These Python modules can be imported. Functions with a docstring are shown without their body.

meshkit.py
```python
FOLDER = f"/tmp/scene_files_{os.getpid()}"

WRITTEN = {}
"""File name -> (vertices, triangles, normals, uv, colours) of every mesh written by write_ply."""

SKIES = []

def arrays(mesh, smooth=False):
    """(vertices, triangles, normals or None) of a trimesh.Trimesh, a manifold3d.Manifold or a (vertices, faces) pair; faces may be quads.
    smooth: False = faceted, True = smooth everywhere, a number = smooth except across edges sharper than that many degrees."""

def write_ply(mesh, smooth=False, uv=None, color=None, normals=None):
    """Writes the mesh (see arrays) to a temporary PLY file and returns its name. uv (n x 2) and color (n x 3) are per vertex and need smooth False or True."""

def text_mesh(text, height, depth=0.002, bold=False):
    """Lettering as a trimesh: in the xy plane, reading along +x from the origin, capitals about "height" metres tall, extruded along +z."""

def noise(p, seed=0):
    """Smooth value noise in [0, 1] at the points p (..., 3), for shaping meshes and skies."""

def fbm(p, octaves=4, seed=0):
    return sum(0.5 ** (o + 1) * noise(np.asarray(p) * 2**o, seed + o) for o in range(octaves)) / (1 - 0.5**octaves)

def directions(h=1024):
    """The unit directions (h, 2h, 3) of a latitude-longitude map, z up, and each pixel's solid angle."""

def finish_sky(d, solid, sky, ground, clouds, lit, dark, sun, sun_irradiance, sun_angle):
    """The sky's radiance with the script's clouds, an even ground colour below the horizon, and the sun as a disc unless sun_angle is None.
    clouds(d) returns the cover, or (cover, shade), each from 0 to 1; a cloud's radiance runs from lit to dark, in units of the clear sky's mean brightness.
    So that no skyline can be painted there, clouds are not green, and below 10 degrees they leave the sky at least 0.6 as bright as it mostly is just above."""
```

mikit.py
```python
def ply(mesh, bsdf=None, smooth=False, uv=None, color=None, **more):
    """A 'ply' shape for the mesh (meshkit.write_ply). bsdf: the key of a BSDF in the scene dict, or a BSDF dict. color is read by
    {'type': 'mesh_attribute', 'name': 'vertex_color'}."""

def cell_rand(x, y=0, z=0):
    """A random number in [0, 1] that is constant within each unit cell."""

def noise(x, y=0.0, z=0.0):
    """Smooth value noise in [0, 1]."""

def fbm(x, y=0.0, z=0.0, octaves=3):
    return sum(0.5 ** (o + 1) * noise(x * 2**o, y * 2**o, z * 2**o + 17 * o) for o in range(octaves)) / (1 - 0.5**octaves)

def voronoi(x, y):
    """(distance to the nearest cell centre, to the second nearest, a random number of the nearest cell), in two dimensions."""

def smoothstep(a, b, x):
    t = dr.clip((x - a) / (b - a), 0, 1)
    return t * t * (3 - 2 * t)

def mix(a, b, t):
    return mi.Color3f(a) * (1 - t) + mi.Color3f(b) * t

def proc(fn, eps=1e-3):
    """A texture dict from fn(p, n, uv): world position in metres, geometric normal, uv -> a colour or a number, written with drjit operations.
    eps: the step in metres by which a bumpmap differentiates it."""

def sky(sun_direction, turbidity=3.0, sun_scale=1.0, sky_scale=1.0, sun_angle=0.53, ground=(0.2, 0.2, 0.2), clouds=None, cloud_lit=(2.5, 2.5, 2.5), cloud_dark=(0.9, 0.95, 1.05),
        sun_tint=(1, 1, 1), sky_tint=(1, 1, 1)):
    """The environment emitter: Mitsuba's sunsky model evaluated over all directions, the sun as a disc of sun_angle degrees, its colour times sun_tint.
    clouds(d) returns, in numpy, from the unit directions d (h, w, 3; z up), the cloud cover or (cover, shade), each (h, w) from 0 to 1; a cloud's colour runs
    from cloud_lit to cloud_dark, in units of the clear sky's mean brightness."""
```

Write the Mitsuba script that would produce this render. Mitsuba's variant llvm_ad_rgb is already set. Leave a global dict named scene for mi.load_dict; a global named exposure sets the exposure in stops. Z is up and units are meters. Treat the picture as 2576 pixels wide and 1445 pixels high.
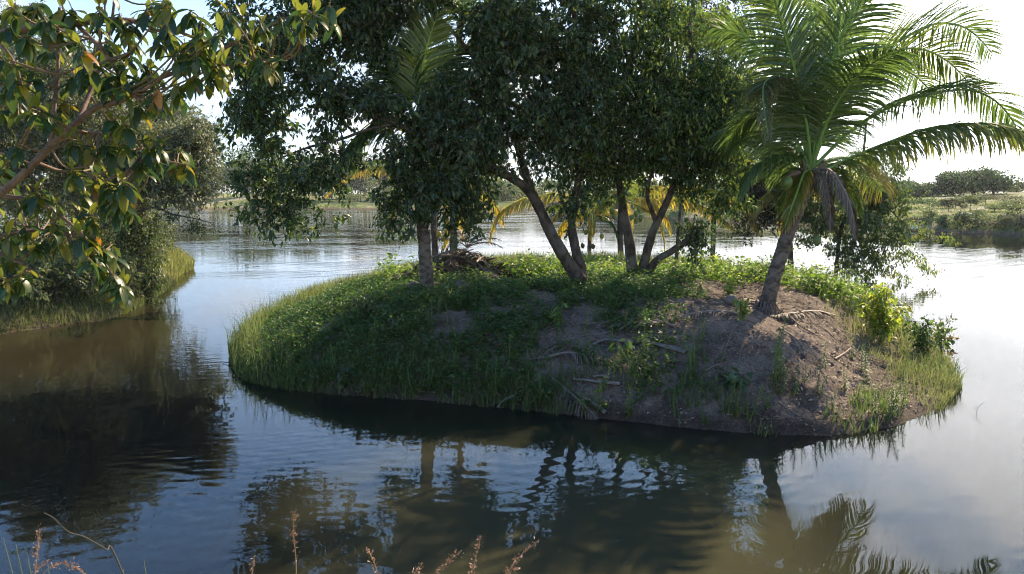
import math
import numpy as np
import mitsuba as mi
import drjit as dr
import mikit
import meshkit

T = mi.ScalarTransform4f
scene, labels = {}, {}
PI = math.pi

# ------------------------------------------------------------------ camera, sky, exposure
EYE = np.array([0.0, 0.0, 3.7])
PITCH = math.radians(6.59)
FWD = np.array([0.0, math.cos(PITCH), -math.sin(PITCH)])
UPV = np.array([0.0, math.sin(PITCH), math.cos(PITCH)])
scene['haze_air'] = {'type': 'homogeneous', 'albedo': {'type': 'rgb', 'value': [0.95, 0.95, 0.96]}, 'sigma_t': 0.0002}
scene['camera'] = {'type': 'perspective', 'fov': 65.24, 'fov_axis': 'x', 'near_clip': 0.05, 'far_clip': 9000.0, 'medium': {'type': 'ref', 'id': 'haze_air'},
                   'to_world': T().look_at(origin=EYE.tolist(), target=(EYE + FWD).tolist(), up=[0, 0, 1])}
SUN_AZ, SUN_EL = math.radians(38), math.radians(36)
SUN = [math.sin(SUN_AZ) * math.cos(SUN_EL), math.cos(SUN_AZ) * math.cos(SUN_EL), math.sin(SUN_EL)]


def clouds(d):
    """Thick bright cumulus low over the far shore, breaking up into patches higher in the sky."""
    x, y, z = d[..., 0], d[..., 1], np.maximum(d[..., 2], 0)
    el = np.degrees(np.arcsin(np.clip(z, 0, 1)))
    q = np.stack([x / (z + 0.18), y / (z + 0.18), z * 0], -1)
    n = meshkit.fbm(q * 1.1 + 3.7, 5, seed=11)
    m = meshkit.fbm(q * 3.0 + 9.1, 4, seed=5)
    f = 0.72 * n + 0.28 * m
    side = np.clip((np.arctan2(x, y) + 0.45) / 0.9, 0, 1)
    thr = 0.37 + 0.27 * np.clip((el - 8) / 20, 0, 1) + 0.13 - 0.21 * side
    cover = np.clip((f - thr) / 0.10, 0, 1)
    cover = np.maximum(cover, (0.55 + 0.15 * side) * np.clip(1.25 - el / 16, 0, 1))
    ang = np.degrees(np.arccos(np.clip(d @ np.array(SUN), -1, 1)))
    glow = np.clip((64 - ang) / 42, 0, 1)                      # clouds towards the sun are lit through
    shade = np.clip(1 - glow + 0.5 * (meshkit.fbm(q * 2.1 + 21, 3, seed=2) - 0.5), 0, 1)
    return cover, shade


scene['sky_light'] = mikit.sky(SUN, turbidity=2.3, clouds=clouds, cloud_lit=(4.2, 4.2, 4.25), cloud_dark=(1.5, 1.58, 1.7),
                               sun_tint=(1.0, 0.99, 0.95), sky_tint=(0.90, 1.0, 1.13))
exposure = 3.05


# ------------------------------------------------------------------ small helpers
def at(px, py, depth):
    """The world point seen at a place of the 2576 x 1445 picture, DEPTH metres ahead: used once, to survey where things stand."""
    d = np.array([(px - 1288) / 2012.5, 0, 0]) + FWD - (py - 722.5) / 2012.5 * UPV
    return EYE + d * (depth / d[1])


def nrm(v):
    return v / np.maximum(np.linalg.norm(v, axis=-1, keepdims=True), 1e-9)


def curve(p, n):
    """Catmull-Rom through the rows of p (any number of columns), n samples."""
    p = np.asarray(p, float)
    q = np.vstack([2 * p[0] - p[1], p, 2 * p[-1] - p[-2]])
    u = np.linspace(0, len(p) - 1, n)
    i = np.minimum(u.astype(int), len(p) - 2)
    t = (u - i)[:, None]
    a, b, c, d = q[i], q[i + 1], q[i + 2], q[i + 3]
    return 0.5 * (2 * b + (c - a) * t + (2 * a - 5 * b + 4 * c - d) * t ** 2 + (3 * b - a - 3 * c + d) * t ** 3)


class MB:
    """Collects pieces of one mesh: vertices, triangles and a colour per vertex."""

    def __init__(self):
        self.v, self.f, self.c, self.n = [], [], [], 0

    def add(self, v, f, c=(0.5, 0.5, 0.5)):
        v = np.asarray(v, float).reshape(-1, 3)
        c = np.asarray(c, float)
        self.c.append(np.broadcast_to(c, v.shape) if c.ndim == 1 else c)
        self.v.append(v)
        self.f.append(np.asarray(f, int) + self.n)
        self.n += len(v)
        return self

    def arrays(self):
        return np.vstack(self.v), np.vstack(self.f), np.vstack(self.c)

    def build(self, key, bsdf, smooth=False, exact=False):
        v, f, c = self.arrays()
        key = key if exact else numbered(key)
        scene[key] = mikit.ply((v, f), bsdf, smooth=smooth, color=np.clip(c, 0, 1))
        return key


_taken = {}
ORD = 'first second third fourth fifth sixth seventh eighth ninth tenth eleventh twelfth thirteenth fourteenth fifteenth sixteenth seventeenth eighteenth nineteenth twentieth'.split()
ORD += ['twenty ' + x for x in ORD[:9]] + ['thirtieth'] + ['thirty ' + x for x in ORD[:9]] + ['fortieth'] + ['forty ' + x for x in ORD[:9]]


def numbered(key):
    n = _taken.get(key, -1) + 1
    _taken[key] = n
    return key if n == 0 else f'{key}_{n:03d}'


def say(key, label=None, category=None, group=None, kind=None):
    labels[key] = {k: v for k, v in (('label', label), ('category', category), ('group', group), ('kind', kind)) if v}
    return key


def stuffy(key):
    labels[key] = {'kind': 'stuff'}
    return key


def tube(p, r, sides=6, cap=True, squash=None):
    """A tapering round limb along the points p with radii r."""
    p = np.asarray(p, float)
    r = np.broadcast_to(np.asarray(r, float), (len(p),))
    t = nrm(np.gradient(p, axis=0))
    ref = np.array([0.31, 0.17, 0.93]) if abs(t[0, 2]) < 0.8 else np.array([0.9, 0.3, 0.1])
    a = np.zeros_like(p)
    for i in range(len(p)):
        ref = ref - t[i] * (ref @ t[i])
        ref = ref / max(np.linalg.norm(ref), 1e-9)
        a[i] = ref
    b = np.cross(t, a)
    ang = np.arange(sides) * 2 * PI / sides
    v = p[:, None] + r[:, None, None] * (np.cos(ang)[None, :, None] * a[:, None] + np.sin(ang)[None, :, None] * b[:, None])
    i, j = np.meshgrid(np.arange(len(p) - 1), np.arange(sides), indexing='ij')
    A, B = i * sides + j, i * sides + (j + 1) % sides
    f = np.stack([A, B, B + sides, A, B + sides, A + sides], -1).reshape(-1, 3)
    v = v.reshape(-1, 3)
    if cap:
        n = len(v)
        v = np.vstack([v, p[-1] + t[-1] * r[-1] * 0.3])
        k = n - sides + np.arange(sides)
        f = np.vstack([f, np.stack([k, np.roll(k, -1), np.full(sides, n)], 1)])
    return v, f


def rough(v, amp, freq, seed):
    """Pushes the points about with noise, for bark, husks and stones."""
    o = np.stack([meshkit.fbm(v * freq + 7.3 * k, 3, seed + k) for k in range(3)], -1) - 0.5
    return v + o * amp


def leaf_blades(pos, dirs, nor, L, W, fold=0.25, curl=0.15, c=None, rows=1):
    """Many leaves at once. rows 1: four triangles each (folded diamond); more rows give a rounder, curved blade."""
    n = len(pos)
    d = nrm(dirs)
    s = nrm(np.cross(d, nor))
    u = np.cross(s, d)
    L = np.broadcast_to(L, (n,))[:, None]
    W = np.broadcast_to(W, (n,))[:, None]
    curl = np.broadcast_to(curl, (n,))[:, None]
    ts = np.arange(1, rows + 1) / (rows + 1)
    if rows == 1:
        ts = np.array([0.45])
    out = [pos]
    for t in ts:
        w = W * 0.5 * (math.sin(PI * t ** 0.85)) ** 0.75
        mid = pos + d * L * t - u * L * curl * t * t
        out += [mid - s * w + u * w * fold, mid, mid + s * w + u * w * fold]
    out.append(pos + d * L * (1 - 0.15 * np.abs(curl)) - u * L * curl)
    v = np.stack(out, 1)
    k = v.shape[1]
    f = [[0, 2, 1], [0, 3, 2]]
    for r in range(rows - 1):
        a, b = 1 + 3 * r, 4 + 3 * r
        f += [[a, a + 1, b + 1], [a, b + 1, b], [a + 1, a + 2, b + 2], [a + 1, b + 2, b + 1]]
    a = 1 + 3 * (rows - 1)
    f += [[a, a + 1, k - 1], [a + 1, a + 2, k - 1]]
    f = (np.array(f)[None] + (np.arange(n) * k)[:, None, None]).reshape(-1, 3)
    if c is None:
        c = np.full((n, 3), 0.1)
    c = np.repeat(c, k, axis=0)
    return v.reshape(-1, 3), f, c


def grass_blades(pos, h, w, lean, rng, c0, c1, tipc=None):
    """Bent grass blades: three triangles each."""
    n = len(pos)
    az = rng.uniform(0, 2 * PI, n)
    side = np.stack([np.cos(az), np.sin(az), 0 * az], -1)
    la = rng.uniform(0, 2 * PI, n)
    ld = np.stack([np.cos(la), np.sin(la), 0 * la], -1) * (rng.uniform(0.1, 1, n) * lean)[:, None]
    h = np.broadcast_to(h, (n,))[:, None]
    w = np.broadcast_to(w, (n,))[:, None]
    up = np.array([0, 0, 1.0])
    mid = pos + (up * 0.6 + ld * 0.35) * h
    tip = pos + (up * (1 - 0.35 * np.linalg.norm(ld, axis=1, keepdims=True)) + ld) * h
    v = np.stack([pos - side * w, pos + side * w, mid - side * w * 0.75, mid + side * w * 0.75, tip], 1)
    f = (np.array([[0, 1, 3], [0, 3, 2], [2, 3, 4]])[None] + (np.arange(n) * 5)[:, None, None]).reshape(-1, 3)
    t = rng.random((n, 1))
    c = np.asarray(c0) * (1 - t) + np.asarray(c1) * t
    c = np.repeat(c[:, None], 5, 1)
    if tipc is not None:
        k = rng.random((n, 1)) ** 2
        c[:, 4] = c[:, 4] * (1 - k) + np.asarray(tipc) * k
    return v.reshape(-1, 3), f, c.reshape(-1, 3)


def palette(rng, n, cols, weights, jitter=0.2):
    cols = np.asarray(cols, float)
    w = np.asarray(weights, float)
    c = cols[rng.choice(len(cols), n, p=w / w.sum())]
    return c * (1 + jitter * rng.uniform(-1, 1, (n, 1)))


def ellipsoid(center, rad, axis=(0, 0, 1), n=(10, 14), point=0.0):
    """A nut: an ellipsoid with a slight three-sided swell and a pointed end."""
    th = np.linspace(0, PI, n[0] + 1)
    ph = np.arange(n[1]) * 2 * PI / n[1]
    r = np.sin(th)[:, None] * (1 + 0.05 * np.cos(3 * ph)[None])
    x = r * np.cos(ph) * rad[0]
    y = r * np.sin(ph) * rad[1]
    z = (np.cos(th) - point * np.maximum(-np.cos(th), 0) ** 6)[:, None] * rad[2] + 0 * ph
    w = nrm(np.asarray(axis, float))
    a = nrm(np.cross(w, [0.3, 0.9, 0.2]))
    b = np.cross(w, a)
    v = (np.asarray(center) + x[..., None] * a + y[..., None] * b + z[..., None] * w).reshape(-1, 3)
    i, j = np.meshgrid(np.arange(n[0]), np.arange(n[1]), indexing='ij')
    A, B = i * n[1] + j, i * n[1] + (j + 1) % n[1]
    f = np.stack([A, A + n[1], B + n[1], A, B + n[1], B], -1).reshape(-1, 3)
    return v, f


def segdist(p, poly):
    """Distance of points to a closed polygon, positive inside."""
    p = np.asarray(p, float)
    a = np.asarray(poly, float)
    b = np.roll(a, -1, 0)
    best = np.full(len(p), 1e9)
    inside = np.zeros(len(p), bool)
    for (x0, y0), (x1, y1) in zip(a, b):
        e = np.array([x1 - x0, y1 - y0])
        w = p - [x0, y0]
        t = np.clip((w @ e) / (e @ e), 0, 1)
        best = np.minimum(best, np.hypot(w[:, 0] - t * e[0], w[:, 1] - t * e[1]))
        hit = ((y0 > p[:, 1]) != (y1 > p[:, 1])) & (p[:, 0] < (x1 - x0) * (p[:, 1] - y0) / ((y1 - y0) if y1 != y0 else 1e-9) + x0)
        inside ^= hit
    return np.where(inside, best, -best)


def sstep(a, b, x):
    t = np.clip((x - a) / (b - a), 0, 1)
    return t * t * (3 - 2 * t)


def fb(x, y, f, seed=0, o=3):
    return meshkit.fbm(np.stack([x * f, y * f, 0 * x], -1), o, seed)


# ------------------------------------------------------------------ materials
def vcol(kind, **kw):
    return {'type': kind, 'base_color': {'type': 'mesh_attribute', 'name': 'vertex_color'}, **kw}


def glossy_leaf(gloss, alpha, trans):
    """A thin leaf that scatters light to both sides under a waxy skin."""
    return {'type': 'blendbsdf', 'weight': gloss, 'under': vcol('principledthin', roughness=0.5, diff_trans=trans, eta=1.4),
            'wax': {'type': 'twosided', 'bsdf': {'type': 'roughconductor', 'material': 'none', 'alpha': alpha, 'distribution': 'ggx'}}}


scene['leaf_material'] = glossy_leaf(0.04, 0.19, 1.15)
scene['glossy_leaf_material'] = glossy_leaf(0.032, 0.13, 1.05)
scene['palm_leaf_material'] = glossy_leaf(0.04, 0.2, 1.2)
scene['bank_leaf_material'] = glossy_leaf(0.085, 0.30, 1.1)
scene['grass_material'] = glossy_leaf(0.025, 0.32, 1.15)
scene['dry_material'] = {'type': 'twosided', 'bsdf': vcol('principled', roughness=0.65, specular=0.35)}
scene['fruit_material'] = vcol('principled', roughness=0.38, specular=0.45)


def bark_fn(p, n, uv):
    k = mikit.fbm(p.x * 9, p.y * 9, p.z * 5, 4)
    lich = mikit.smoothstep(0.56, 0.68, mikit.fbm(p.x * 3.1 + 5, p.y * 3.1, p.z * 2.4, 3))
    c = mikit.mix(mi.Color3f(0.042, 0.031, 0.024), mi.Color3f(0.115, 0.088, 0.068), mikit.smoothstep(0.3, 0.7, k))
    return mikit.mix(c, mi.Color3f(0.17, 0.165, 0.14), lich * 0.45)


def bark_h(p, n, uv):
    return 0.012 * mikit.fbm(p.x * 22, p.y * 22, p.z * 9, 3)


def palm_bark_fn(p, n, uv):
    k = mikit.fbm(p.x * 9, p.y * 9, p.z * 13, 4)
    c = mikit.mix(mi.Color3f(0.06, 0.046, 0.036), mi.Color3f(0.165, 0.132, 0.107), mikit.smoothstep(0.3, 0.68, k))
    stain = mikit.smoothstep(0.5, 0.66, mikit.fbm(p.x * 2.2, p.y * 2.2, p.z * 1.3 + 3, 3))
    return mikit.mix(c, mi.Color3f(0.055, 0.045, 0.038), stain * 0.75)


scene['bark_material'] = {'type': 'twosided', 'bsdf': {'type': 'bumpmap', 'arbitrary': mikit.proc(bark_h), 'scale': 1.0,
                          'bsdf': {'type': 'principled', 'base_color': mikit.proc(bark_fn), 'roughness': 0.85, 'specular': 0.25}}}
scene['palm_bark_material'] = {'type': 'twosided', 'bsdf': {'type': 'principled', 'base_color': mikit.proc(palm_bark_fn), 'roughness': 0.8, 'specular': 0.25}}


def soil_fn(p, n, uv):
    k = mikit.fbm(p.x * 2.3, p.y * 2.3, p.z * 2, 4)
    g = mikit.fbm(p.x * 38, p.y * 38, p.z * 30, 3)
    c = mikit.mix(mi.Color3f(0.066, 0.047, 0.036), mi.Color3f(0.195, 0.148, 0.116), mikit.smoothstep(0.3, 0.7, 0.5 * k + 0.5 * g))
    wet = 1 - mikit.smoothstep(0.03, 0.34, p.z + 0.25 * (k - 0.5))
    return c * (1 - 0.6 * wet)


def soil_h(p, n, uv):
    return 0.03 * mikit.fbm(p.x * 11, p.y * 11, p.z * 11, 4) + 0.008 * mikit.fbm(p.x * 60, p.y * 60, p.z * 60, 2)


scene['soil_material'] = {'type': 'twosided', 'bsdf': {'type': 'bumpmap', 'arbitrary': mikit.proc(soil_h), 'scale': 1.0,
                          'bsdf': {'type': 'principled', 'base_color': mikit.proc(soil_fn), 'roughness': 0.92, 'specular': 0.2}}}


def ground_fn(p, n, uv):
    k = mikit.fbm(p.x * 0.09, p.y * 0.09, 0, 4)
    g = mikit.fbm(p.x * 1.1, p.y * 1.1, 3, 4)
    grass = mikit.mix(mi.Color3f(0.085, 0.115, 0.03), mi.Color3f(0.20, 0.215, 0.075), mikit.smoothstep(0.3, 0.7, 0.5 * k + 0.5 * g))
    bare = mi.Color3f(0.36, 0.30, 0.22)
    c = mikit.mix(grass, bare, mikit.smoothstep(0.56, 0.66, mikit.fbm(p.x * 0.16 + 4, p.y * 0.23, 1, 4)) * 0.7)
    shore = 1 - mikit.smoothstep(0.05, 0.5, p.z + 0.4 * (g - 0.5))
    return mikit.mix(c, mi.Color3f(0.12, 0.085, 0.06), shore)


scene['ground_material'] = {'type': 'twosided', 'bsdf': {'type': 'principled', 'base_color': mikit.proc(ground_fn), 'roughness': 0.95, 'specular': 0.15}}


def ripple(p, n, uv):
    """Height of the ripples in metres: light crossing wavelets that come and go in patches, livelier out on the open lake."""
    wx = p.x + 1.4 * mikit.noise(p.x * 0.3, p.y * 0.3, 1)
    wy = p.y + 1.0 * mikit.noise(p.x * 0.4, p.y * 0.3, 5)
    patch = mikit.smoothstep(0.40, 0.68, mikit.fbm(p.x * 0.14 + 2, p.y * 0.30, 7, 2))
    open_ = mikit.smoothstep(20, 38, p.y)
    a = dr.sin(19.0 * (0.20 * wx + 0.98 * wy)) + 0.8 * dr.sin(26.0 * (-0.38 * wx + 0.92 * wy) + 1.0) + 0.6 * dr.sin(15.0 * (0.65 * wx + 0.76 * wy) + 2.0)
    b = mikit.noise(wx * 2.6, wy * 7.5, 2) + 0.5 * mikit.noise(wx * 6.0, wy * 14.0, 9)
    c = dr.sin(9.0 * (0.10 * wx + wy)) + 0.8 * dr.sin(13.3 * (wy - 0.22 * wx) + 1.3) + 0.7 * dr.sin(6.7 * (wy + 0.33 * wx) + 0.4) + 1.2 * mikit.noise(wx * 2.0, wy * 5.0, 3)
    near = (0.00011 + 0.0006 * patch) * (0.5 * a + 1.2 * b)
    far = (0.0003 + 0.0008 * patch) * c * (1 + 2.0 * mikit.smoothstep(60, 150, p.y))
    return near * (1 - open_) + far * open_


def silt_fn(p, n, uv):
    """Silt in the water: thick over the shallows between the banks and the island, thin out in the deep channel."""
    k = mikit.fbm(p.x * 0.22, p.y * 0.22, 2, 3)
    shallow = mikit.smoothstep(-3.4, -0.6, p.x + 0.8 * (k - 0.5) + 0.12 * (p.y - 8))
    bank = mikit.smoothstep(-6.5, -10.5, p.x + 1.5 * (k - 0.5) - 0.1 * (p.y - 20)) * mikit.smoothstep(13.0, 17.5, p.y) * mikit.smoothstep(30.0, 23.0, p.y)
    c = mikit.mix(mi.Color3f(0.005, 0.0065, 0.0065), mi.Color3f(0.046, 0.045, 0.026), shallow * mikit.smoothstep(13.5, 9.5, p.y + 2.0 * (k - 0.5)) * mikit.smoothstep(4.8, 2.6, p.x + 1.2 * (k - 0.5) - 0.3 * (p.y - 8)))
    return mikit.mix(c, mi.Color3f(0.026, 0.021, 0.011), bank)


scene['water_material'] = {'type': 'bumpmap', 'arbitrary': mikit.proc(ripple, eps=0.004), 'scale': 1.0,
                           'bsdf': {'type': 'plastic', 'int_ior': 1.33, 'diffuse_reflectance': mikit.proc(silt_fn)}}

# ------------------------------------------------------------------ lie of the land
LAKE = [(-4.6, 6.4), (0, 6.1), (8, 6.5), (20, 5), (42, 8), (72, 36), (58, 62), (46.7, 73), (41, 82.7), (32, 105), (25, 118), (17, 160), (1, 198), (-39, 207),
        (-62, 213), (-79, 206), (-104, 208), (-128, 190), (-100, 150), (-62, 92), (-32, 56), (-20, 46), (-17.4, 42.8), (-16.2, 40.2), (-15.5, 37), (-13.3, 30),
        (-12.4, 26), (-12.1, 23.6), (-13.6, 21.3), (-14.5, 17.5), (-12.5, 12), (-8, 7.6)]
ISLE = [(-5.9, 16.9), (-5.3, 15.7), (-4.3, 15.0), (-3.0, 14.5), (-1.7, 14.2), (-0.3, 13.7), (1.4, 13.0), (2.8, 12.4), (3.9, 12.05), (4.9, 12.0), (6.0, 12.4),
        (7.3, 13.5), (8.6, 15.2), (9.5, 17.2), (10.4, 19.8), (11.2, 24), (11.4, 28), (10.4, 32), (7, 34.5), (1, 35.5), (-3.6, 34.2), (-6.3, 30), (-7.0, 25), (-6.9, 21), (-6.5, 18.4)]


def land_z(x, y):
    s = -segdist(np.stack([x, y], -1), LAKE)
    r = np.hypot(x, y)
    z = 1.15 * (1 - np.exp(-np.maximum(s, 0) / 1.3)) + 0.030 * np.clip(s, 0, 95)
    near = 2.1 * sstep(0, 4.4, s)
    k = sstep(7, 14, r)
    z = near * (1 - k) + z * k
    z = z + (fb(x, y, 0.25, 3) - 0.5) * 0.5 * sstep(0.3, 4, s) * k + (fb(x, y, 0.03, 8) - 0.5) * 1.6 * sstep(10, 60, s)
    knoll = np.exp(-((x + 68) ** 2 / 14 ** 2 + (y - 222) ** 2 / 8 ** 2))
    z = z + 2.4 * knoll * sstep(0, 6, s)
    return np.where(s > 0, z, np.maximum(s * 0.5, -1.6))


def isle_z(x, y):
    s = segdist(np.stack([x, y], -1), ISLE)
    crest = 1.52 - 0.62 * sstep(19.5, 24.5, y)
    crest = crest * (1 - 0.78 * sstep(4.9, 7.0, x - 0.42 * (y - 14.0)) * (1 - sstep(18, 21, y)))
    crest = crest * (1 - 0.25 * sstep(-3.4, -6.0, x))
    rise = 1 - np.exp(-(np.maximum(s, 0) / (1.75 + 0.75 * sstep(3.6, 5.6, x) * sstep(18, 15.5, y))) ** 1.3)
    z = 0.10 * sstep(0, 0.22, s) + (crest - 0.10) * rise
    z = z + (fb(x, y, 0.55, 4, 3) - 0.5) * 0.34 * sstep(0.2, 1.6, s) + (fb(x, y, 2.6, 9, 3) - 0.5) * 0.15 * sstep(0, 0.5, s) + (fb(x, y, 8.0, 19, 2) - 0.5) * 0.05 * sstep(0, 0.3, s) - 0.09 * np.exp(-(np.abs(fb(x, y, 0.9, 27, 2) - 0.5) / 0.025) ** 2) * sstep(0.1, 0.8, s) * (y < 18)
    return np.where(s > 0, z, np.maximum(s * 0.7, -1.7))


def on_isle(px, py, lo=11.0, hi=36.0):
    """Where the sight line through that place of the picture meets the island."""
    Y = np.linspace(lo, hi, 1200)
    d = np.array([(px - 1288) / 2012.5, 0, 0]) + FWD - (py - 722.5) / 2012.5 * UPV
    P = EYE + d * (Y / d[1])[:, None]
    g = isle_z(P[:, 0], P[:, 1])
    hit = np.nonzero(P[:, 2] <= g)[0]
    i = hit[0] if len(hit) else len(Y) - 1
    return np.array([P[i, 0], P[i, 1], g[i]])


def on_land(px, py, lo=11.0, hi=400.0):
    Y = np.geomspace(lo, hi, 1500)
    d = np.array([(px - 1288) / 2012.5, 0, 0]) + FWD - (py - 722.5) / 2012.5 * UPV
    P = EYE + d * (Y / d[1])[:, None]
    g = land_z(P[:, 0], P[:, 1])
    hit = np.nonzero((P[:, 2] <= g) & (g > 0))[0]
    i = hit[0] if len(hit) else len(Y) - 1
    return np.array([P[i, 0], P[i, 1], g[i]])


def grid(nu, nv):
    i, j = np.meshgrid(np.arange(nu - 1), np.arange(nv - 1), indexing='ij')
    A = i * nv + j
    return np.stack([A, A + nv, A + nv + 1, A, A + nv + 1, A + 1], -1).reshape(-1, 3)


def make_ground():
    th = np.concatenate([np.linspace(-46, 46, 300), np.linspace(46, 314, 90)[1:]]) * PI / 180
    r = np.concatenate([[0.01], np.geomspace(0.8, 320, 240), np.geomspace(320, 4000, 24)[1:]])
    R, TH = np.meshgrid(r, th, indexing='ij')
    x, y = (R * np.sin(TH)).ravel(), (R * np.cos(TH)).ravel()
    v = np.stack([x, y, land_z(x, y)], -1)
    scene['ground'] = mikit.ply((v, grid(len(r), len(th))[:, ::-1]), 'ground_material', smooth=True)
    say('ground', kind='structure')


def make_island():
    xs, ys = np.arange(-8.6, 13.0, 0.085), np.concatenate([np.arange(10.8, 21, 0.085), np.arange(21, 37.5, 0.16)])
    X, Y = np.meshgrid(xs, ys, indexing='ij')
    x, y = X.ravel(), Y.ravel()
    z = isle_z(x, y)
    v = np.stack([x, y, z], -1)
    v[:, :2] += (np.stack([fb(x, y, 3.0, 21), fb(x, y, 3.0, 22)], -1) - 0.5) * 0.12
    f = grid(len(xs), len(ys))
    f = f[(z[f] > -1.2).any(1)]
    scene['island'] = mikit.ply((v, f), 'soil_material', smooth=True)
    say('island', kind='structure')


make_ground()
make_island()
wx = np.array([[-700, -60, 0], [700, -60, 0], [700, 700, 0], [-700, 700, 0.0]])
scene['water'] = mikit.ply((wx, np.array([[0, 1, 2], [0, 2, 3]])), 'water_material', uv=wx[:, :2])
say('water', kind='structure')


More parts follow.
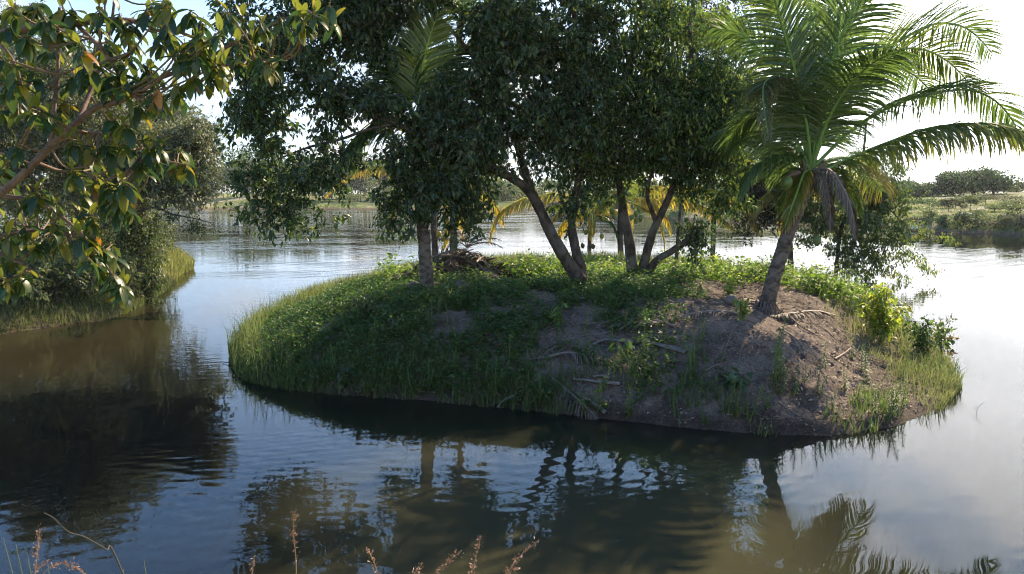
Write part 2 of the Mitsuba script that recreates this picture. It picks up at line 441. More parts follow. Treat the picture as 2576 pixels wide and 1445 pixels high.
# ------------------------------------------------------------------ palms
def frond_mesh(p, leaf_len, n, twist=0.0, droop=0.5, width=0.032, cols=((0.07, 0.13, 0.025),), tip=None, gap=0.0, seed=0, r0=0.035, start=0.16, fwd=0.55, lift=0.15):
    """(rachis, leaflets) of a feather frond along the control points p."""
    rng = np.random.default_rng(seed)
    q = curve(p, 26)
    tt = np.linspace(0, 1, 26)
    rac = MB()
    v, f = tube(q, r0 * (1 - tt) ** 0.7 + 0.006, 5)
    rc = np.asarray(cols[0]) * 1.5 + 0.02
    rac.add(v, f, rc)
    t = np.linspace(start, 0.995, n)
    P = np.stack([np.interp(t, tt, q[:, k]) for k in range(3)], -1)
    tan = nrm(np.gradient(q, axis=0))
    Tn = nrm(np.stack([np.interp(t, tt, tan[:, k]) for k in range(3)], -1))
    chord = q[-1] - q[0]
    h = np.array([chord[0], chord[1], 0.0])
    h = h / max(np.linalg.norm(h), 1e-6)
    s0 = np.cross(h, [0, 0, 1.0])
    S = nrm(s0 - Tn * (Tn @ s0)[:, None])
    U = np.cross(S, Tn)
    tw = twist * np.ones(n)
    S = S * np.cos(tw)[:, None] + U * np.sin(tw)[:, None]
    U = np.cross(S, Tn)
    mb = MB()
    tone = palette(rng, n, cols, np.ones(len(cols)), 0.15)
    for side in (-1, 1):
        keep = rng.random(n) >= gap
        k = int(keep.sum())
        tk = t[keep]
        L = leaf_len * (np.sin(PI * np.clip(0.16 + 0.80 * tk, 0, 1)) ** 0.55) * rng.uniform(0.86, 1.06, k)
        ang = fwd + 0.5 * tk ** 2 + rng.normal(0, 0.07, k)
        D = nrm(side * S[keep] * np.cos(ang)[:, None] + Tn[keep] * np.sin(ang)[:, None] + U[keep] * (lift + rng.normal(0, 0.08, k))[:, None])
        W = width * (0.75 + 0.5 * np.sin(PI * tk)) * rng.uniform(0.85, 1.15, k)
        pos = P[keep].copy()
        d = D.copy()
        rows = []
        seg = 5
        dr_ = droop * rng.uniform(0.7, 1.3, k)
        roll = rng.normal(0.25, 0.45, (k, 1))
        for i in range(seg):
            u = i / (seg - 1)
            wv = Tn[keep] - d * (d * Tn[keep]).sum(-1, keepdims=True)
            wv = nrm(wv + U[keep] * roll)
            w = W * (0.55, 1.0, 0.9, 0.6, 0.06)[i] * 0.5
            rows.append(pos - wv * w[:, None])
            rows.append(pos + wv * w[:, None])
            d = nrm(d + np.array([0, 0, -1.0]) * (dr_ * (0.25 + 0.55 * u))[:, None])
            pos = pos + d * (L / (seg - 1))[:, None]
        v = np.stack(rows, 1)
        f = []
        for i in range(seg - 1):
            a = 2 * i
            f += [[a, a + 1, a + 3], [a, a + 3, a + 2]]
        f = (np.array(f)[None] + (np.arange(k) * 2 * seg)[:, None, None]).reshape(-1, 3)
        c = np.repeat(tone[keep][:, None], 2 * seg, 1)
        if tip is not None:
            m = (np.linspace(0, 1, seg).repeat(2) ** 1.6)[None, :, None] * rng.uniform(0.2, 1.0, (k, 1, 1))
            c = c * (1 - m) + np.asarray(tip) * m
        mb.add(v.reshape(-1, 3), f, c.reshape(-1, 3))
    return rac, mb


FRESH = ((0.095, 0.165, 0.032), (0.08, 0.145, 0.03), (0.12, 0.19, 0.035))
LIME = ((0.17, 0.235, 0.035), (0.21, 0.25, 0.04), (0.14, 0.21, 0.035))
YELLOW = ((0.42, 0.36, 0.04), (0.48, 0.36, 0.035), (0.30, 0.32, 0.04))
DEAD = ((0.125, 0.095, 0.075), (0.17, 0.14, 0.115), (0.08, 0.06, 0.045))
GOLD = (0.52, 0.33, 0.03)


def add_frond(palm, name='frond', material='palm_leaf_material', label=None, **kw):
    rac, mb = frond_mesh(**kw)
    key = rac.build(f'{palm}__{name}', 'fruit_material' if material != 'dry_material' else material, True)
    stuffy(mb.build(f'{key}__foliage', material))
    if label:
        labels[key] = {'label': label}
    return key


def arc_frond(c, az, el, length, bend, n=6):
    """Control points of a frond leaving the crown at azimuth az and elevation el and bending down by BEND radians along its length."""
    p, out = np.array(c, float), [np.array(c, float)]
    for i in range(n):
        e = el - bend * ((i + 0.5) / n) ** 1.25
        p = p + length / n * np.array([math.cos(e) * math.sin(az), math.cos(e) * math.cos(az), math.sin(e)])
        out.append(p)
    return np.array(out)


def palm_trunk(palm, pts, r0, r1, flare=1.5, ring=0.085, n=None):
    L = sum(np.linalg.norm(np.diff(np.asarray(pts, float), axis=0), axis=1))
    n = n or int(L / ring * 3)
    q = curve(pts, n)
    t = np.linspace(0, 1, n)
    r = (r0 * (1 - t) + r1 * t) * (1 + (flare - 1) * np.exp(-t * L / 0.35))
    r = r * (1 + 0.05 * ((np.arange(n) % 3 == 0) - 0.4)) * (1 + 0.03 * np.sin(np.arange(n) * 0.7))
    v, f = tube(q, r, 16)
    v = rough(v, 0.025, 5, 3)
    scene[f'{palm}__trunk'] = mikit.ply((v, f), 'palm_bark_material', smooth=40)
    return q


def add_nuts(palm, spots, rad, cols, name='coconut', seed=1):
    rng = np.random.default_rng(seed)
    for k, s in enumerate(spots):
        v, f = ellipsoid(s, (rad * rng.uniform(0.85, 1), rad * rng.uniform(0.85, 1), rad * 1.18), (rng.normal(0, .3), rng.normal(0, .3), 1), point=0.12)
        c = np.asarray(cols[k % len(cols)]) * rng.uniform(0.85, 1.15)
        m = MB().add(v, f, c)
        m.build(f'{palm}__{name}', 'fruit_material', True)


def crown_heart(palm, c, r, seed, spathes=2):
    """The fibrous heart of the crown: frond bases, torn sheaths and brown spathes."""
    rng = np.random.default_rng(seed)
    mb = MB()
    for k in range(16):
        az = rng.uniform(0, 2 * PI)
        p0 = c + np.array([math.sin(az), math.cos(az), 0]) * r * 0.6 - [0, 0, r * 1.2]
        p1 = c + np.array([math.sin(az), math.cos(az), 0]) * r * 1.5 + [0, 0, r * rng.uniform(-0.4, 1.5)]
        v, f = tube(curve([p0, (p0 + p1) / 2 + [0, 0, .02], p1], 6), np.linspace(r * 0.45, r * 0.18, 6), 6)
        mb.add(v, f, np.array([0.13, 0.10, 0.06]) * rng.uniform(0.6, 1.4))
    mb.build(f'{palm}__sheath', 'dry_material', True)
    for k in range(spathes):
        az = rng.uniform(-2.2, 2.2) + PI
        q = arc_frond(c - [0, 0, r * .5], az, 0.3, r * 4.5, 1.6)
        v, f = tube(curve(q, 9), np.array([.3, .5, .8, .9, .8, .6, .4, .2, .05]) * r * 0.42, 6)
        MB().add(v, f, (0.20, 0.13, 0.09)).build(f'{palm}__spathe', 'dry_material', True)


# the tall leaning palm on the bare end of the mound
def make_leaning_palm():
    k = numbered('coconut_palm')
    say(k, 'large leaning coconut palm with broad sunlit crown, on the bare brown end of the mound', 'coconut palm')
    D = 15.0
    base = on_isle(1925, 782)
    D = base[1]
    c = at(2042, 428, D + 0.2)
    palm_trunk(k, [base - [0.02, 0, .25], base, at(1950, 690, D), at(1975, 610, D + .05), at(2010, 520, D + .1), c - [0, 0, .15]], 0.165, 0.125, 1.35)
    crown_heart(k, c, 0.17, 3, 1)
    rng = np.random.default_rng(23)
    mb = MB()
    for i in range(60):
        a = rng.uniform(0, 2 * PI)
        o = np.array([math.cos(a), math.sin(a), 0])
        e = base + o * rng.uniform(.28, .5)
        e[2] = isle_z(e[:1], e[1:2])[0] - .02
        mb.add(*tube(curve([base + o * .17 + [0, 0, rng.uniform(.05, .22)], base + o * .25 + [0, 0, .06], e], 6), np.linspace(.014, .008, 6), 5, cap=False), np.array([0.13, 0.10, 0.08]) * rng.uniform(.6, 1.3))
    stuffy(mb.build(f'{k}__roots', 'dry_material', True))
    F = dict(n=112, leaf_len=1.15, width=0.033)

    def fr(px, dz, **kw):
        n = len(px)
        dep = np.linspace(0, 1, n) ** 1.2 * dz
        pts = [c + (at(px[0][0], px[0][1], D + .2) - c) * 0.5] + [at(x, y, D + 0.2 + e) for (x, y), e in zip(px[1:], dep[1:])]
        add_frond(k, p=np.array(pts), **{**F, **kw})

    fr([(2044, 410), (2066, 331), (2131, 235), (2196, 165), (2262, 126), (2327, 126), (2392, 161), (2457, 231)], 0.7, twist=0.75, droop=0.35, cols=LIME, seed=1, label=None)
    fr([(2044, 410), (2100, 270), (2190, 150), (2275, 96), (2349, 61), (2414, 65), (2457, 91), (2497, 136)], 1.9, twist=0.6, droop=0.4, cols=FRESH, seed=2)
    fr([(2050, 415), (2140, 330), (2210, 285), (2283, 252), (2349, 235), (2436, 226), (2501, 252), (2545, 300), (2566, 348)], 1.2, twist=0.35, droop=0.55, cols=FRESH, seed=3)
    fr([(2050, 425), (2083, 425), (2153, 392), (2240, 357), (2327, 326), (2414, 313), (2501, 313), (2566, 331), (2600, 350)], -0.7, twist=0.1, droop=1.1, cols=FRESH, tip=(0.30, 0.24, 0.03), seed=4, leaf_len=1.2, width=0.04, n=125)
    fr([(2040, 410), (2048, 313), (2066, 196), (2118, 96), (2170, 0), (2240, -90), (2330, -150)], 0.6, twist=0.9, droop=0.25, cols=FRESH, seed=5, width=0.034)
    fr([(2040, 412), (2050, 320), (2064, 200), (2080, 90), (2088, -20), (2094, -120)], 2.0, twist=0.55, droop=0.25, cols=((0.055, 0.10, 0.024), (0.045, 0.09, 0.022)), seed=6, width=0.04, n=120)
    fr([(2036, 412), (2018, 305), (1987, 239), (1948, 204), (1926, 207), (1920, 244), (1933, 348)], -1.5, twist=-0.15, droop=0.8, cols=((0.10, 0.14, 0.04), (0.12, 0.15, 0.06)), tip=(0.28, 0.22, 0.05), seed=7, leaf_len=0.72)
    fr([(2038, 410), (2022, 305), (2005, 174), (1974, 74), (1948, 0), (1900, -70), (1830, -110)], 0.5, twist=-0.9, droop=0.3, cols=LIME, seed=8)
    fr([(2036, 412), (2012, 330), (1975, 230), (1930, 150), (1870, 90), (1800, 70)], 1.4, twist=-0.8, droop=0.4, cols=FRESH, seed=9)
    fr([(2034, 415), (2000, 350), (1955, 300), (1900, 290), (1850, 330), (1822, 390)], 1.0, twist=-0.5, droop=0.7, cols=FRESH, seed=10, leaf_len=0.8)
    fr([(2044, 410), (2090, 300), (2150, 210), (2230, 170), (2300, 190), (2360, 250)], 2.6, twist=0.5, droop=0.6, cols=FRESH, seed=11)
    fr([(2036, 420), (2000, 400), (1950, 395), (1900, 420), (1868, 480)], -.6, twist=-.3, droop=.9, cols=FRESH, seed=31, leaf_len=.8, n=90)
    fr([(2036, 424), (2010, 430), (1985, 470), (1968, 530)], .8, twist=-.3, droop=1.0, cols=FRESH, seed=32, leaf_len=.7, n=70)
    fr([(2048, 426), (2090, 430), (2130, 470), (2160, 540)], .9, twist=.3, droop=1.0, cols=FRESH, seed=33, leaf_len=.7, n=80)
    fr([(2046, 430), (2110, 410), (2170, 430), (2220, 480)], 1.8, twist=0.2, droop=1.0, cols=FRESH, tip=GOLD, seed=13, n=80)
    fr([(2034, 428), (2022, 440), (2000, 500), (1975, 570)], -0.7, twist=-0.3, droop=1.0, cols=LIME, tip=GOLD, seed=14, leaf_len=0.55, n=70)
    fr([(2042, 410), (2060, 300), (2085, 180), (2130, 60), (2200, -60), (2290, -140)], -1.8, twist=0.9, droop=0.4, cols=FRESH, seed=16)
    fr([(2038, 412), (2030, 320), (2000, 180), (1960, 40), (1930, -80)], -1.6, twist=-0.9, droop=0.35, cols=FRESH, seed=17)
    add_frond(k, name='dead_frond', material='dry_material', label='dead grey frond hanging from the crown',
              p=np.array([c, at(2085, 428, D - .3), at(2118, 470, D - .5), at(2140, 522, D - .6), at(2152, 590, D - .6)]), leaf_len=0.5, n=80, droop=1.6, width=0.022, cols=DEAD, seed=21, r0=0.03)
    add_frond(k, name='dead_frond', material='dry_material',
              p=np.array([c, at(2070, 440, D - .3), at(2085, 500, D - .4), at(2090, 570, D - .4)]), leaf_len=0.45, n=70, droop=1.8, width=0.02, cols=DEAD, seed=22, r0=0.025)
    for i, (az, el, L, bend) in enumerate([(2.9, 1.25, 3.4, 1.3), (.4, 1.0, 3.6, 1.4), (-.5, .9, 3.5, 1.5), (.1, .5, 3.3, 1.3)]):
        add_frond(k, p=arc_frond(c, az, el, L, bend), **{**F, 'twist': (-1) ** i * .4, 'droop': .6, 'cols': FRESH, 'seed': 60 + i})
    add_nuts(k, [at(1981, 461, D - .25), at(2060, 470, D + .3)], 0.118, [(0.12, 0.17, 0.045)])


def generic_palm(key, label, base, top, r0, r1, nf, length, leaf_len, cols, tip, seed, el=(0.2, 1.4), droop=0.6, nuts=(), nutcols=((0.35, 0.28, 0.05),), nut_r=0.1, n=60, width=0.045, lean=None, fronds=(), material='palm_leaf_material'):
    k = numbered(key)
    say(k, label, key.replace('_', ' '))
    rng = np.random.default_rng(seed)
    mid = lean if lean is not None else [(base * 2 + top) / 3 + [0.05, 0, 0], (base + 2 * top) / 3]
    palm_trunk(k, [base - [0, 0, .3], base, *mid, top], r0, r1, 1.25, ring=0.1)
    crown_heart(k, top, r1 * 1.2, seed + 5, 1)
    for i in range(nf):
        az = i * 2.399 + rng.normal(0, .2)
        u = (i + 0.5) / nf
        e = el[1] + (el[0] - el[1]) * u
        p = arc_frond(top, az, e, length * rng.uniform(0.85, 1.1), 0.7 + 1.3 * u * rng.uniform(0.8, 1.2))
        old = u > 0.62
        add_frond(k, p=p, leaf_len=leaf_len, n=n, twist=rng.normal(0, .5), droop=droop * (1 + u), width=width, cols=YELLOW if (old and tip is not None) else cols, tip=tip if u > 0.45 else None, seed=seed + 31 * i)
    for i, (p, kw) in enumerate(fronds):
        add_frond(k, p=np.array(p), material=material, **{**dict(leaf_len=leaf_len, n=n + 20, droop=droop, width=width, cols=cols, seed=seed + 900 + i), **kw})
    add_nuts(k, nuts, nut_r, nutcols, seed=seed)
    return k


def make_other_palms():
    # the palm among the dark crowns
    b = on_isle(1075, 735)
    d = b[1]
    top = at(1044, 312, d + .3)

    def w(pts, dz=0.0):
        return [top] + [at(x, y, d + .3 + dz * (i + 1) / len(pts)) for i, (x, y) in enumerate(pts)]
    generic_palm('coconut_palm', 'coconut palm rising out of the dark leafy canopy beside the heap of dead fronds', b, top, 0.17, 0.13, 0, 3.2, 0.9, ((0.055, 0.12, 0.024), (0.042, 0.095, 0.022)), None, 40, el=(0.1, 0.7),
                 lean=[at(1068, 620, d), at(1056, 480, d + .1)], n=80, width=0.036, material='leaf_material',
                 fronds=[(w([(1030, 240), (1022, 160), (1030, 80), (1040, 20)], 1.4), dict(twist=0.9, droop=0.25)), (w([(1080, 260), (1130, 215), (1180, 220), (1215, 260)], 1.0), dict(twist=-0.7, droop=0.4, cols=LIME)), (w([(1010, 300), (960, 300), (915, 350), (890, 420)], 1.2), dict(twist=.5, droop=.7)),
                         (w([(1022, 250), (1001, 190), (980, 130), (962, 70)], 1.0), dict(twist=0.8, droop=0.25)),
                         (w([(1056, 240), (1064, 160), (1082, 90), (1102, 30)], 0.6), dict(twist=-0.9, droop=0.2, cols=LIME)),
                         (w([(1075, 250), (1110, 180), (1150, 130), (1200, 110)], 1.5), dict(twist=-0.6, droop=0.4)),
                         (w([(990, 270), (930, 225), (880, 230), (840, 270)], 0.8), dict(twist=0.6, droop=0.5)),
                         (w([(985, 320), (925, 330), (880, 370), (850, 440)], 0.4), dict(twist=0.4, droop=0.7)),
                         (w([(1110, 300), (1180, 290), (1240, 320), (1270, 380)], 1.2), dict(twist=-0.4, droop=0.7))])
    # dwarf palms along the far rim of the island
    b = on_isle(1094, 632)
    d = b[1]
    top = at(1090, 470, d)
    c = lambda x, y, e=0: at(x, y, d + e)
    generic_palm('coconut_palm', 'dwarf coconut palm with yellow nuts, behind the heap of dead fronds', b, top, 0.17, 0.14, 10, 3.6, 0.8, LIME, GOLD, 60, el=(-0.35, 1.2), droop=0.8,
                 nuts=[c(1115, 600, -.25), c(1122, 566, -.25), c(1104, 590, -.25)], nutcols=((0.40, 0.30, 0.04),), nut_r=0.13,
                 fronds=[([top, c(1010, 430), c(930, 420), c(870, 440), c(820, 490)], dict(cols=YELLOW, tip=GOLD, droop=1.2))])
    b = on_isle(1140, 630)
    d = b[1]
    top = at(1158, 52, d)
    generic_palm('royal_palm', 'tall straight palm with a pale grey trunk rising through the canopy', b, top, 0.20, 0.14, 9, 3.4, 0.7, FRESH, None, 80, el=(-0.1, 1.3),
                 lean=[at(1142, 480, d), at(1150, 260, d)])
    b = on_isle(1478, 645)
    d = b[1]
    top = at(1486, 548, d)
    c = lambda x, y, e=0: at(x, y, d + e)
    generic_palm('coconut_palm', 'small dwarf palm behind the forked trunk, its nuts hanging close to the grass', b, top, 0.11, 0.09, 6, 2.4, 0.6, LIME, GOLD, 100, el=(0.2, 1.2), droop=0.8,
                 nuts=[c(1474, 584, -.2), c(1487, 584, -.25), c(1514, 594, -.1), c(1466, 618, -.1), c(1492, 620, -.2)], nutcols=((0.26, 0.26, 0.05), (0.24, 0.25, 0.04), (0.33, 0.3, 0.05), (0.10, 0.08, 0.045), (0.11, 0.08, 0.04)), nut_r=0.105,
                 fronds=[([top, c(1423, 488), c(1356, 494), c(1302, 507), c(1254, 542), c(1233, 601)], dict(cols=YELLOW, tip=GOLD, droop=1.1, twist=0.2, leaf_len=1.0, width=0.06)),
                         ([top, c(1512, 545), c(1535, 556), c(1552, 590), c(1556, 640)], dict(cols=FRESH, droop=1.0, leaf_len=0.5)),
                         ([top, c(1440, 520), c(1400, 540), c(1380, 590)], dict(cols=YELLOW, tip=GOLD, droop=1.1))])
    b = on_isle(1558, 654)
    d = b[1]
    top = at(1562, 500, d)
    c = lambda x, y, e=0: at(x, y, d + e)
    generic_palm('coconut_palm', 'dwarf coconut palm behind the three stemmed tree, with clusters of green nuts', b, top, 0.15, 0.12, 9, 3.0, 0.7, LIME, GOLD, 120, el=(-0.3, 1.2), droop=0.8,
                 nuts=[c(1600, 538, -.3), c(1588, 548, -.3), c(1612, 549, -.3), c(1601, 556, -.3), c(1607, 527, -.25), c(1522, 505, -.3), c(1534, 512, -.3), c(1530, 494, -.3), c(1545, 545, -.3), c(1540, 532, -.3)],
                 nutcols=((0.17, 0.21, 0.05),), nut_r=0.12,
                 fronds=[([top, c(1640, 470), c(1740, 470), c(1820, 485), c(1875, 520), c(1905, 580)], dict(cols=YELLOW, tip=GOLD, droop=1.2, leaf_len=1.1, width=0.06)),
                         ([top, c(1640, 500), c(1720, 500), c(1790, 530), c(1840, 570)], dict(cols=YELLOW, tip=GOLD, droop=1.2, leaf_len=1.0, width=0.06)),
                         ([top, c(1610, 520), c(1650, 545), c(1668, 590), c(1672, 640)], dict(cols=YELLOW, tip=(0.35, 0.2, 0.04), droop=1.3, leaf_len=0.4))])
    b = on_isle(1992, 668)
    d = b[1]
    top = at(1985, 470, d)
    c = lambda x, y, e=0: at(x, y, d + e)
    generic_palm('coconut_palm', 'low yellow fronded palm hidden behind the leaning palm trunk', b, top, 0.15, 0.12, 9, 2.9, 0.7, LIME, GOLD, 140, el=(-0.3, 1.1), droop=0.8,
                 fronds=[([top, c(1930, 440), c(1870, 450), c(1830, 490), c(1812, 545)], dict(cols=YELLOW, tip=GOLD, droop=1.1))])
    # a palm standing on the bank behind the leafy overhang
    b = on_land(120, 640)
    b = at(120, 560, 33.0)
    b[2] = land_z(np.array([b[0]]), np.array([b[1]]))[0]
    generic_palm('coconut_palm', 'pale fronded palm half hidden in the trees of the lake bank', b, at(150, 330, 33.0), 0.15, 0.12, 14, 3.6, 0.8, ((0.16, 0.2, 0.08), (0.13, 0.17, 0.06)), None, 160, el=(-0.2, 1.4), droop=0.7)


make_leaning_palm()
make_other_palms()


# ------------------------------------------------------------------ broadleaved trees
def make_tree(key, label, category, stems, blobs, leaf, seed, cols, weights, sprays=6, spread=0.42, droop=0.5, material='leaf_material', rows=1, twig_r=0.011, bark='bark_material', shell=0.45, fold=0.3, dense=1.0):
    """stems: (points, r0, r1). blobs: (centre, radii, clumps, leaves per clump) of the crown. leaf: (length, width)."""
    k = numbered(key)
    if label:
        say(k, label, category)
    rng = np.random.default_rng(seed)
    NP, NR = [], []
    for i, (pts, r0, r1) in enumerate(stems):
        q = curve(pts, 10 * len(pts))
        t = np.linspace(0, 1, len(q))
        r = r0 + (r1 - r0) * t
        if i == 0 or np.asarray(pts)[0][2] < np.asarray(stems[0][0])[1][2] + .3:
            r = r * (1 + 0.45 * np.exp(-t * 9))
        r = r * (1 + 0.10 * (meshkit.noise(q * 4, seed) - .5))
        v, f = tube(q, r, 12 if r0 > .05 else 7)
        v = rough(v, 0.3 * r0, 4, seed + i)
        name = 'trunk' if r0 > 0.085 else 'branch'
        kk = numbered(f'{k}__{name}')
        scene[kk] = mikit.ply((v, f), bark, smooth=True)
        NP.append(q)
        NR.append(r)
    NP, NR = np.vstack(NP), np.concatenate(NR)
    C, n_l = [], []
    for c, rad, nc, nl in blobs:
        nc = max(2, int(nc * dense))
        u = nrm(rng.normal(0, 1, (nc, 3)))
        rr = rng.random((nc, 1)) ** shell
        C.append(np.asarray(c) + u * rr * np.asarray(rad))
        n_l += [nl] * nc
    C, n_l = np.vstack(C), np.array(n_l)
    order = np.argsort(np.min(np.linalg.norm(C[:, None] - NP[None, ::4], axis=-1), axis=1))
    C, n_l = C[order], n_l[order]
    tw = MB()
    for c in C:
        d = np.linalg.norm(NP - c, axis=1) + 0.25 * np.maximum(NP[:, 2] - c[2], 0)
        j = int(np.argmin(d))
        a = NP[j]
        L = np.linalg.norm(c - a)
        if L < 0.05:
            continue
        m = (a + c) / 2 + rng.normal(0, 0.09, 3) * L + [0, 0, 0.10 * L]
        q = curve([a, m, c], max(4, int(L / 0.25)))
        r = np.linspace(min(NR[j] * 0.65, twig_r * (1 + 1.2 * L)), twig_r * 0.55, len(q))
        tw.add(*tube(q, r, 5, cap=False))
        NP = np.vstack([NP, q[1:]])
        NR = np.concatenate([NR, r[1:]])
    N = int(n_l.sum())
    idx = np.repeat(np.arange(len(C)), n_l)
    sp = nrm(rng.normal(0, 1, (len(C), sprays, 3)) * [1, 1, 0.75])
    which = rng.integers(0, sprays, N)
    S = sp[idx, which]
    u = rng.random((N, 1)) ** 0.6
    slen = spread * (0.6 + 0.8 * meshkit.noise(C * 3.3, seed))[idx][:, None]
    pos = C[idx] + S * u * slen + rng.normal(0, 0.035, (N, 3)) - np.array([0, 0, 1.0]) * droop * 0.25 * u * u * spread
    dirs = nrm(S * 0.55 + rng.normal(0, 0.55, (N, 3)) - np.array([0, 0, droop]))
    nor = nrm(np.array([0, 0, 1.0]) + 0.6 * rng.normal(0, 1, (N, 3)) + 0.4 * S)
    L = leaf[0] * rng.uniform(0.65, 1.15, N)
    col = palette(rng, N, cols, weights, 0.22) * (0.85 + 0.3 * meshkit.noise(C * 1.7, seed + 3))[idx][:, None]
    v, f, c = leaf_blades(pos, dirs, nor, L, L * leaf[1] / leaf[0], fold, 0.18, col, rows)
    # a few short spokes so the leaves sit on wood
    for i in range(0, len(C)):
        for s in sp[i][:3]:
            e = C[i] + s * spread * 0.8 - [0, 0, droop * 0.15 * spread]
            tw.add(*tube(np.array([C[i], (C[i] + e) / 2 + [0, 0, 0.02], e]), [twig_r * .5, twig_r * .4, twig_r * .25], 4, cap=False))
    tv, tf, _ = tw.arrays()
    scene[f'{k}__twigs'] = mikit.ply((tv, tf), bark, smooth=True)
    stuffy(f'{k}__twigs')
    m = MB().add(v, f, c)
    stuffy(m.build(f'{k}__foliage', material, smooth=False))
    return k


DARK = ((0.036, 0.074, 0.026), (0.052, 0.100, 0.029), (0.072, 0.122, 0.03), (0.16, 0.19, 0.033))


def blob(px, py, rx, ry, depth, rd, n, nl):
    s = depth / 2012.5
    return (at(px, py, depth), (rx * s, rd, ry * s), n, nl)


def make_island_trees():
    b = on_isle(1470, 722)
    d = b[1]
    A = lambda x, y, e=0: at(x, y, d + e)
    stems = [([b - [0, 0, .25], b, A(1436, 672, -.05), A(1398, 610, -.1), A(1364, 540, -.15), A(1332, 482, -.2), A(1290, 450, -.3), A(1235, 424, -.5), A(1150, 388, -.8), A(1060, 345, -1.1)], 0.18, 0.06),
             ([b + [0, .06, -.2], b + [0.0, .1, .05], A(1462, 680, .15), A(1446, 620, .2), A(1438, 565, .3), A(1447, 500, .4), A(1462, 400, .5), A(1470, 280, .5), A(1450, 120, .4), A(1440, -60, .4)], 0.145, 0.05),
             ([A(1340, 492, -.2), A(1320, 430, 0), A(1296, 350, .2), A(1262, 250, .3), A(1240, 150, .5), A(1225, 20, .6), A(1210, -120, .6)], 0.10, 0.04),
             ([A(1060, 345, -1.1), A(1000, 312, -1.2), A(940, 290, -1.3), A(870, 245, -1.4), A(790, 200, -1.3), A(700, 170, -1.0)], 0.065, 0.03),
             ([A(1000, 312, -1.2), A(930, 325, -1.4), A(860, 350, -1.5), A(780, 370, -1.4), A(700, 400, -1.2)], 0.04, 0.02),
             ([A(1262, 250, .3), A(1180, 130, .2), A(1100, 40, .1), A(1000, -40, 0), A(880, -110, 0)], 0.06, 0.025),
             ([A(1296, 350, .2), A(1350, 250, .0), A(1390, 150, -.2), A(1400, 30, -.3)], 0.06, 0.025)]
    n = 62
    bl = [blob(660, 150, 115, 170, d - 1.0, 1.3, 74, n), blob(640, 330, 90, 100, d - 1.1, 1.0, 30, n), blob(775, 120, 90, 130, d - .8, 1.4, 46, n), blob(700, 480, 90, 70, d - 1.2, .8, 22, n),
          blob(820, 420, 90, 75, d - 1.3, .8, 22, n), blob(840, 250, 70, 90, d - 1.2, .9, 30, n), blob(930, 250, 50, 60, d - 1.3, .6, 12, n), blob(1150, 235, 55, 70, d - .7, .7, 22, n), blob(1075, 285, 70, 40, d - 1.2, .6, 18, n), blob(945, 120, 40, 60, d - .8, .6, 12, n), blob(860, 0, 150, 80, d - .3, 1.6, 50, n), blob(890, 70, 80, 60, d - .5, 1.0, 34, n), blob(960, 10, 90, 40, d - .3, 1.0, 30, n), blob(1020, -40, 150, 75, d, 1.6, 54, n),
          blob(1090, 380, 130, 110, d - 1.0, 1.0, 70, n), blob(1050, 480, 110, 80, d - 1.1, .8, 34, n), blob(1200, 340, 90, 120, d - .5, 1.1, 50, n), blob(1170, 500, 80, 60, d - .8, .7, 20, n),
          blob(1225, 190, 50, 90, d - .2, 1.0, 22, n), blob(1330, 200, 130, 150, d - .4, 1.2, 78, n), blob(1340, 40, 160, 120, d, 1.6, 80, n), blob(1380, 330, 100, 80, d - .5, .9, 42, n),
          blob(1455, 250, 110, 150, d, 1.1, 70, n), blob(1250, 60, 90, 80, d, 1.2, 38, n), blob(640, 540, 45, 38, d - 1.2, .3, 6, 44), blob(720, 560, 30, 30, d - 1.2, .3, 4, 40), blob(820, 545, 30, 25, d - 1.2, .3, 3, 40),
          blob(1420, 415, 60, 40, d + .3, .6, 12, n), blob(985, 555, 40, 28, d - 1.1, .3, 5, 40), blob(1180, 560, 40, 25, d - .8, .3, 4, 44), blob(1440, 500, 35, 50, d - .1, .3, 6, 50), blob(1300, 420, 60, 20, d - .3, .4, 5, 40), blob(1000, -190, 380, 120, d + .6, 2.4, 110, n), blob(1350, -170, 250, 120, d + .6, 2.4, 80, n)]
    make_tree('evergreen_tree', 'large dark evergreen tree with a forked trunk, one stem leaning far out', 'tree', stems, bl, (0.175, 0.074), 200, DARK + ((0.11, 0.17, 0.03),), (5, 4, 2.5, 0.6, 1.6), droop=0.55, spread=0.44, dense=1.02)

    b = on_isle(1592, 704)
    d = b[1]
    A = lambda x, y, e=0: at(x, y, d + e)
    b2, b3 = b + [0.18, -.02, -.05], b + [0.3, -.05, -.06]
    stems = [([b - [0, 0, .25], b, A(1588, 650, .0), A(1580, 590, .05), A(1568, 530, .1), A(1562, 480, .1), A(1540, 400, .1), A(1520, 300, .0), A(1530, 180, 0), A(1550, 40, 0)], 0.155, 0.05),
             ([b2 - [0, 0, .25], b2, A(1624, 648, -.05), A(1642, 585, -.05), A(1668, 530, -.1), A(1692, 470, -.1), A(1712, 400, -.1), A(1730, 310, 0), A(1740, 190, .1), A(1735, 60, .2)], 0.125, 0.045),
             ([b3 - [0, 0, .25], b3, A(1650, 658, -.1), A(1690, 632, -.15), A(1722, 610, -.15), A(1744, 588, -.2), A(1752, 572, -.2)], 0.10, 0.075),
             ([A(1652, 562, -.08), A(1640, 530, -.2), A(1628, 490, -.2), A(1640, 430, -.3), A(1655, 360, -.3)], 0.07, 0.03),
             ([A(1692, 470, -.1), A(1750, 420, -.4), A(1800, 380, -.6), A(1840, 370, -.7)], 0.05, 0.02)]
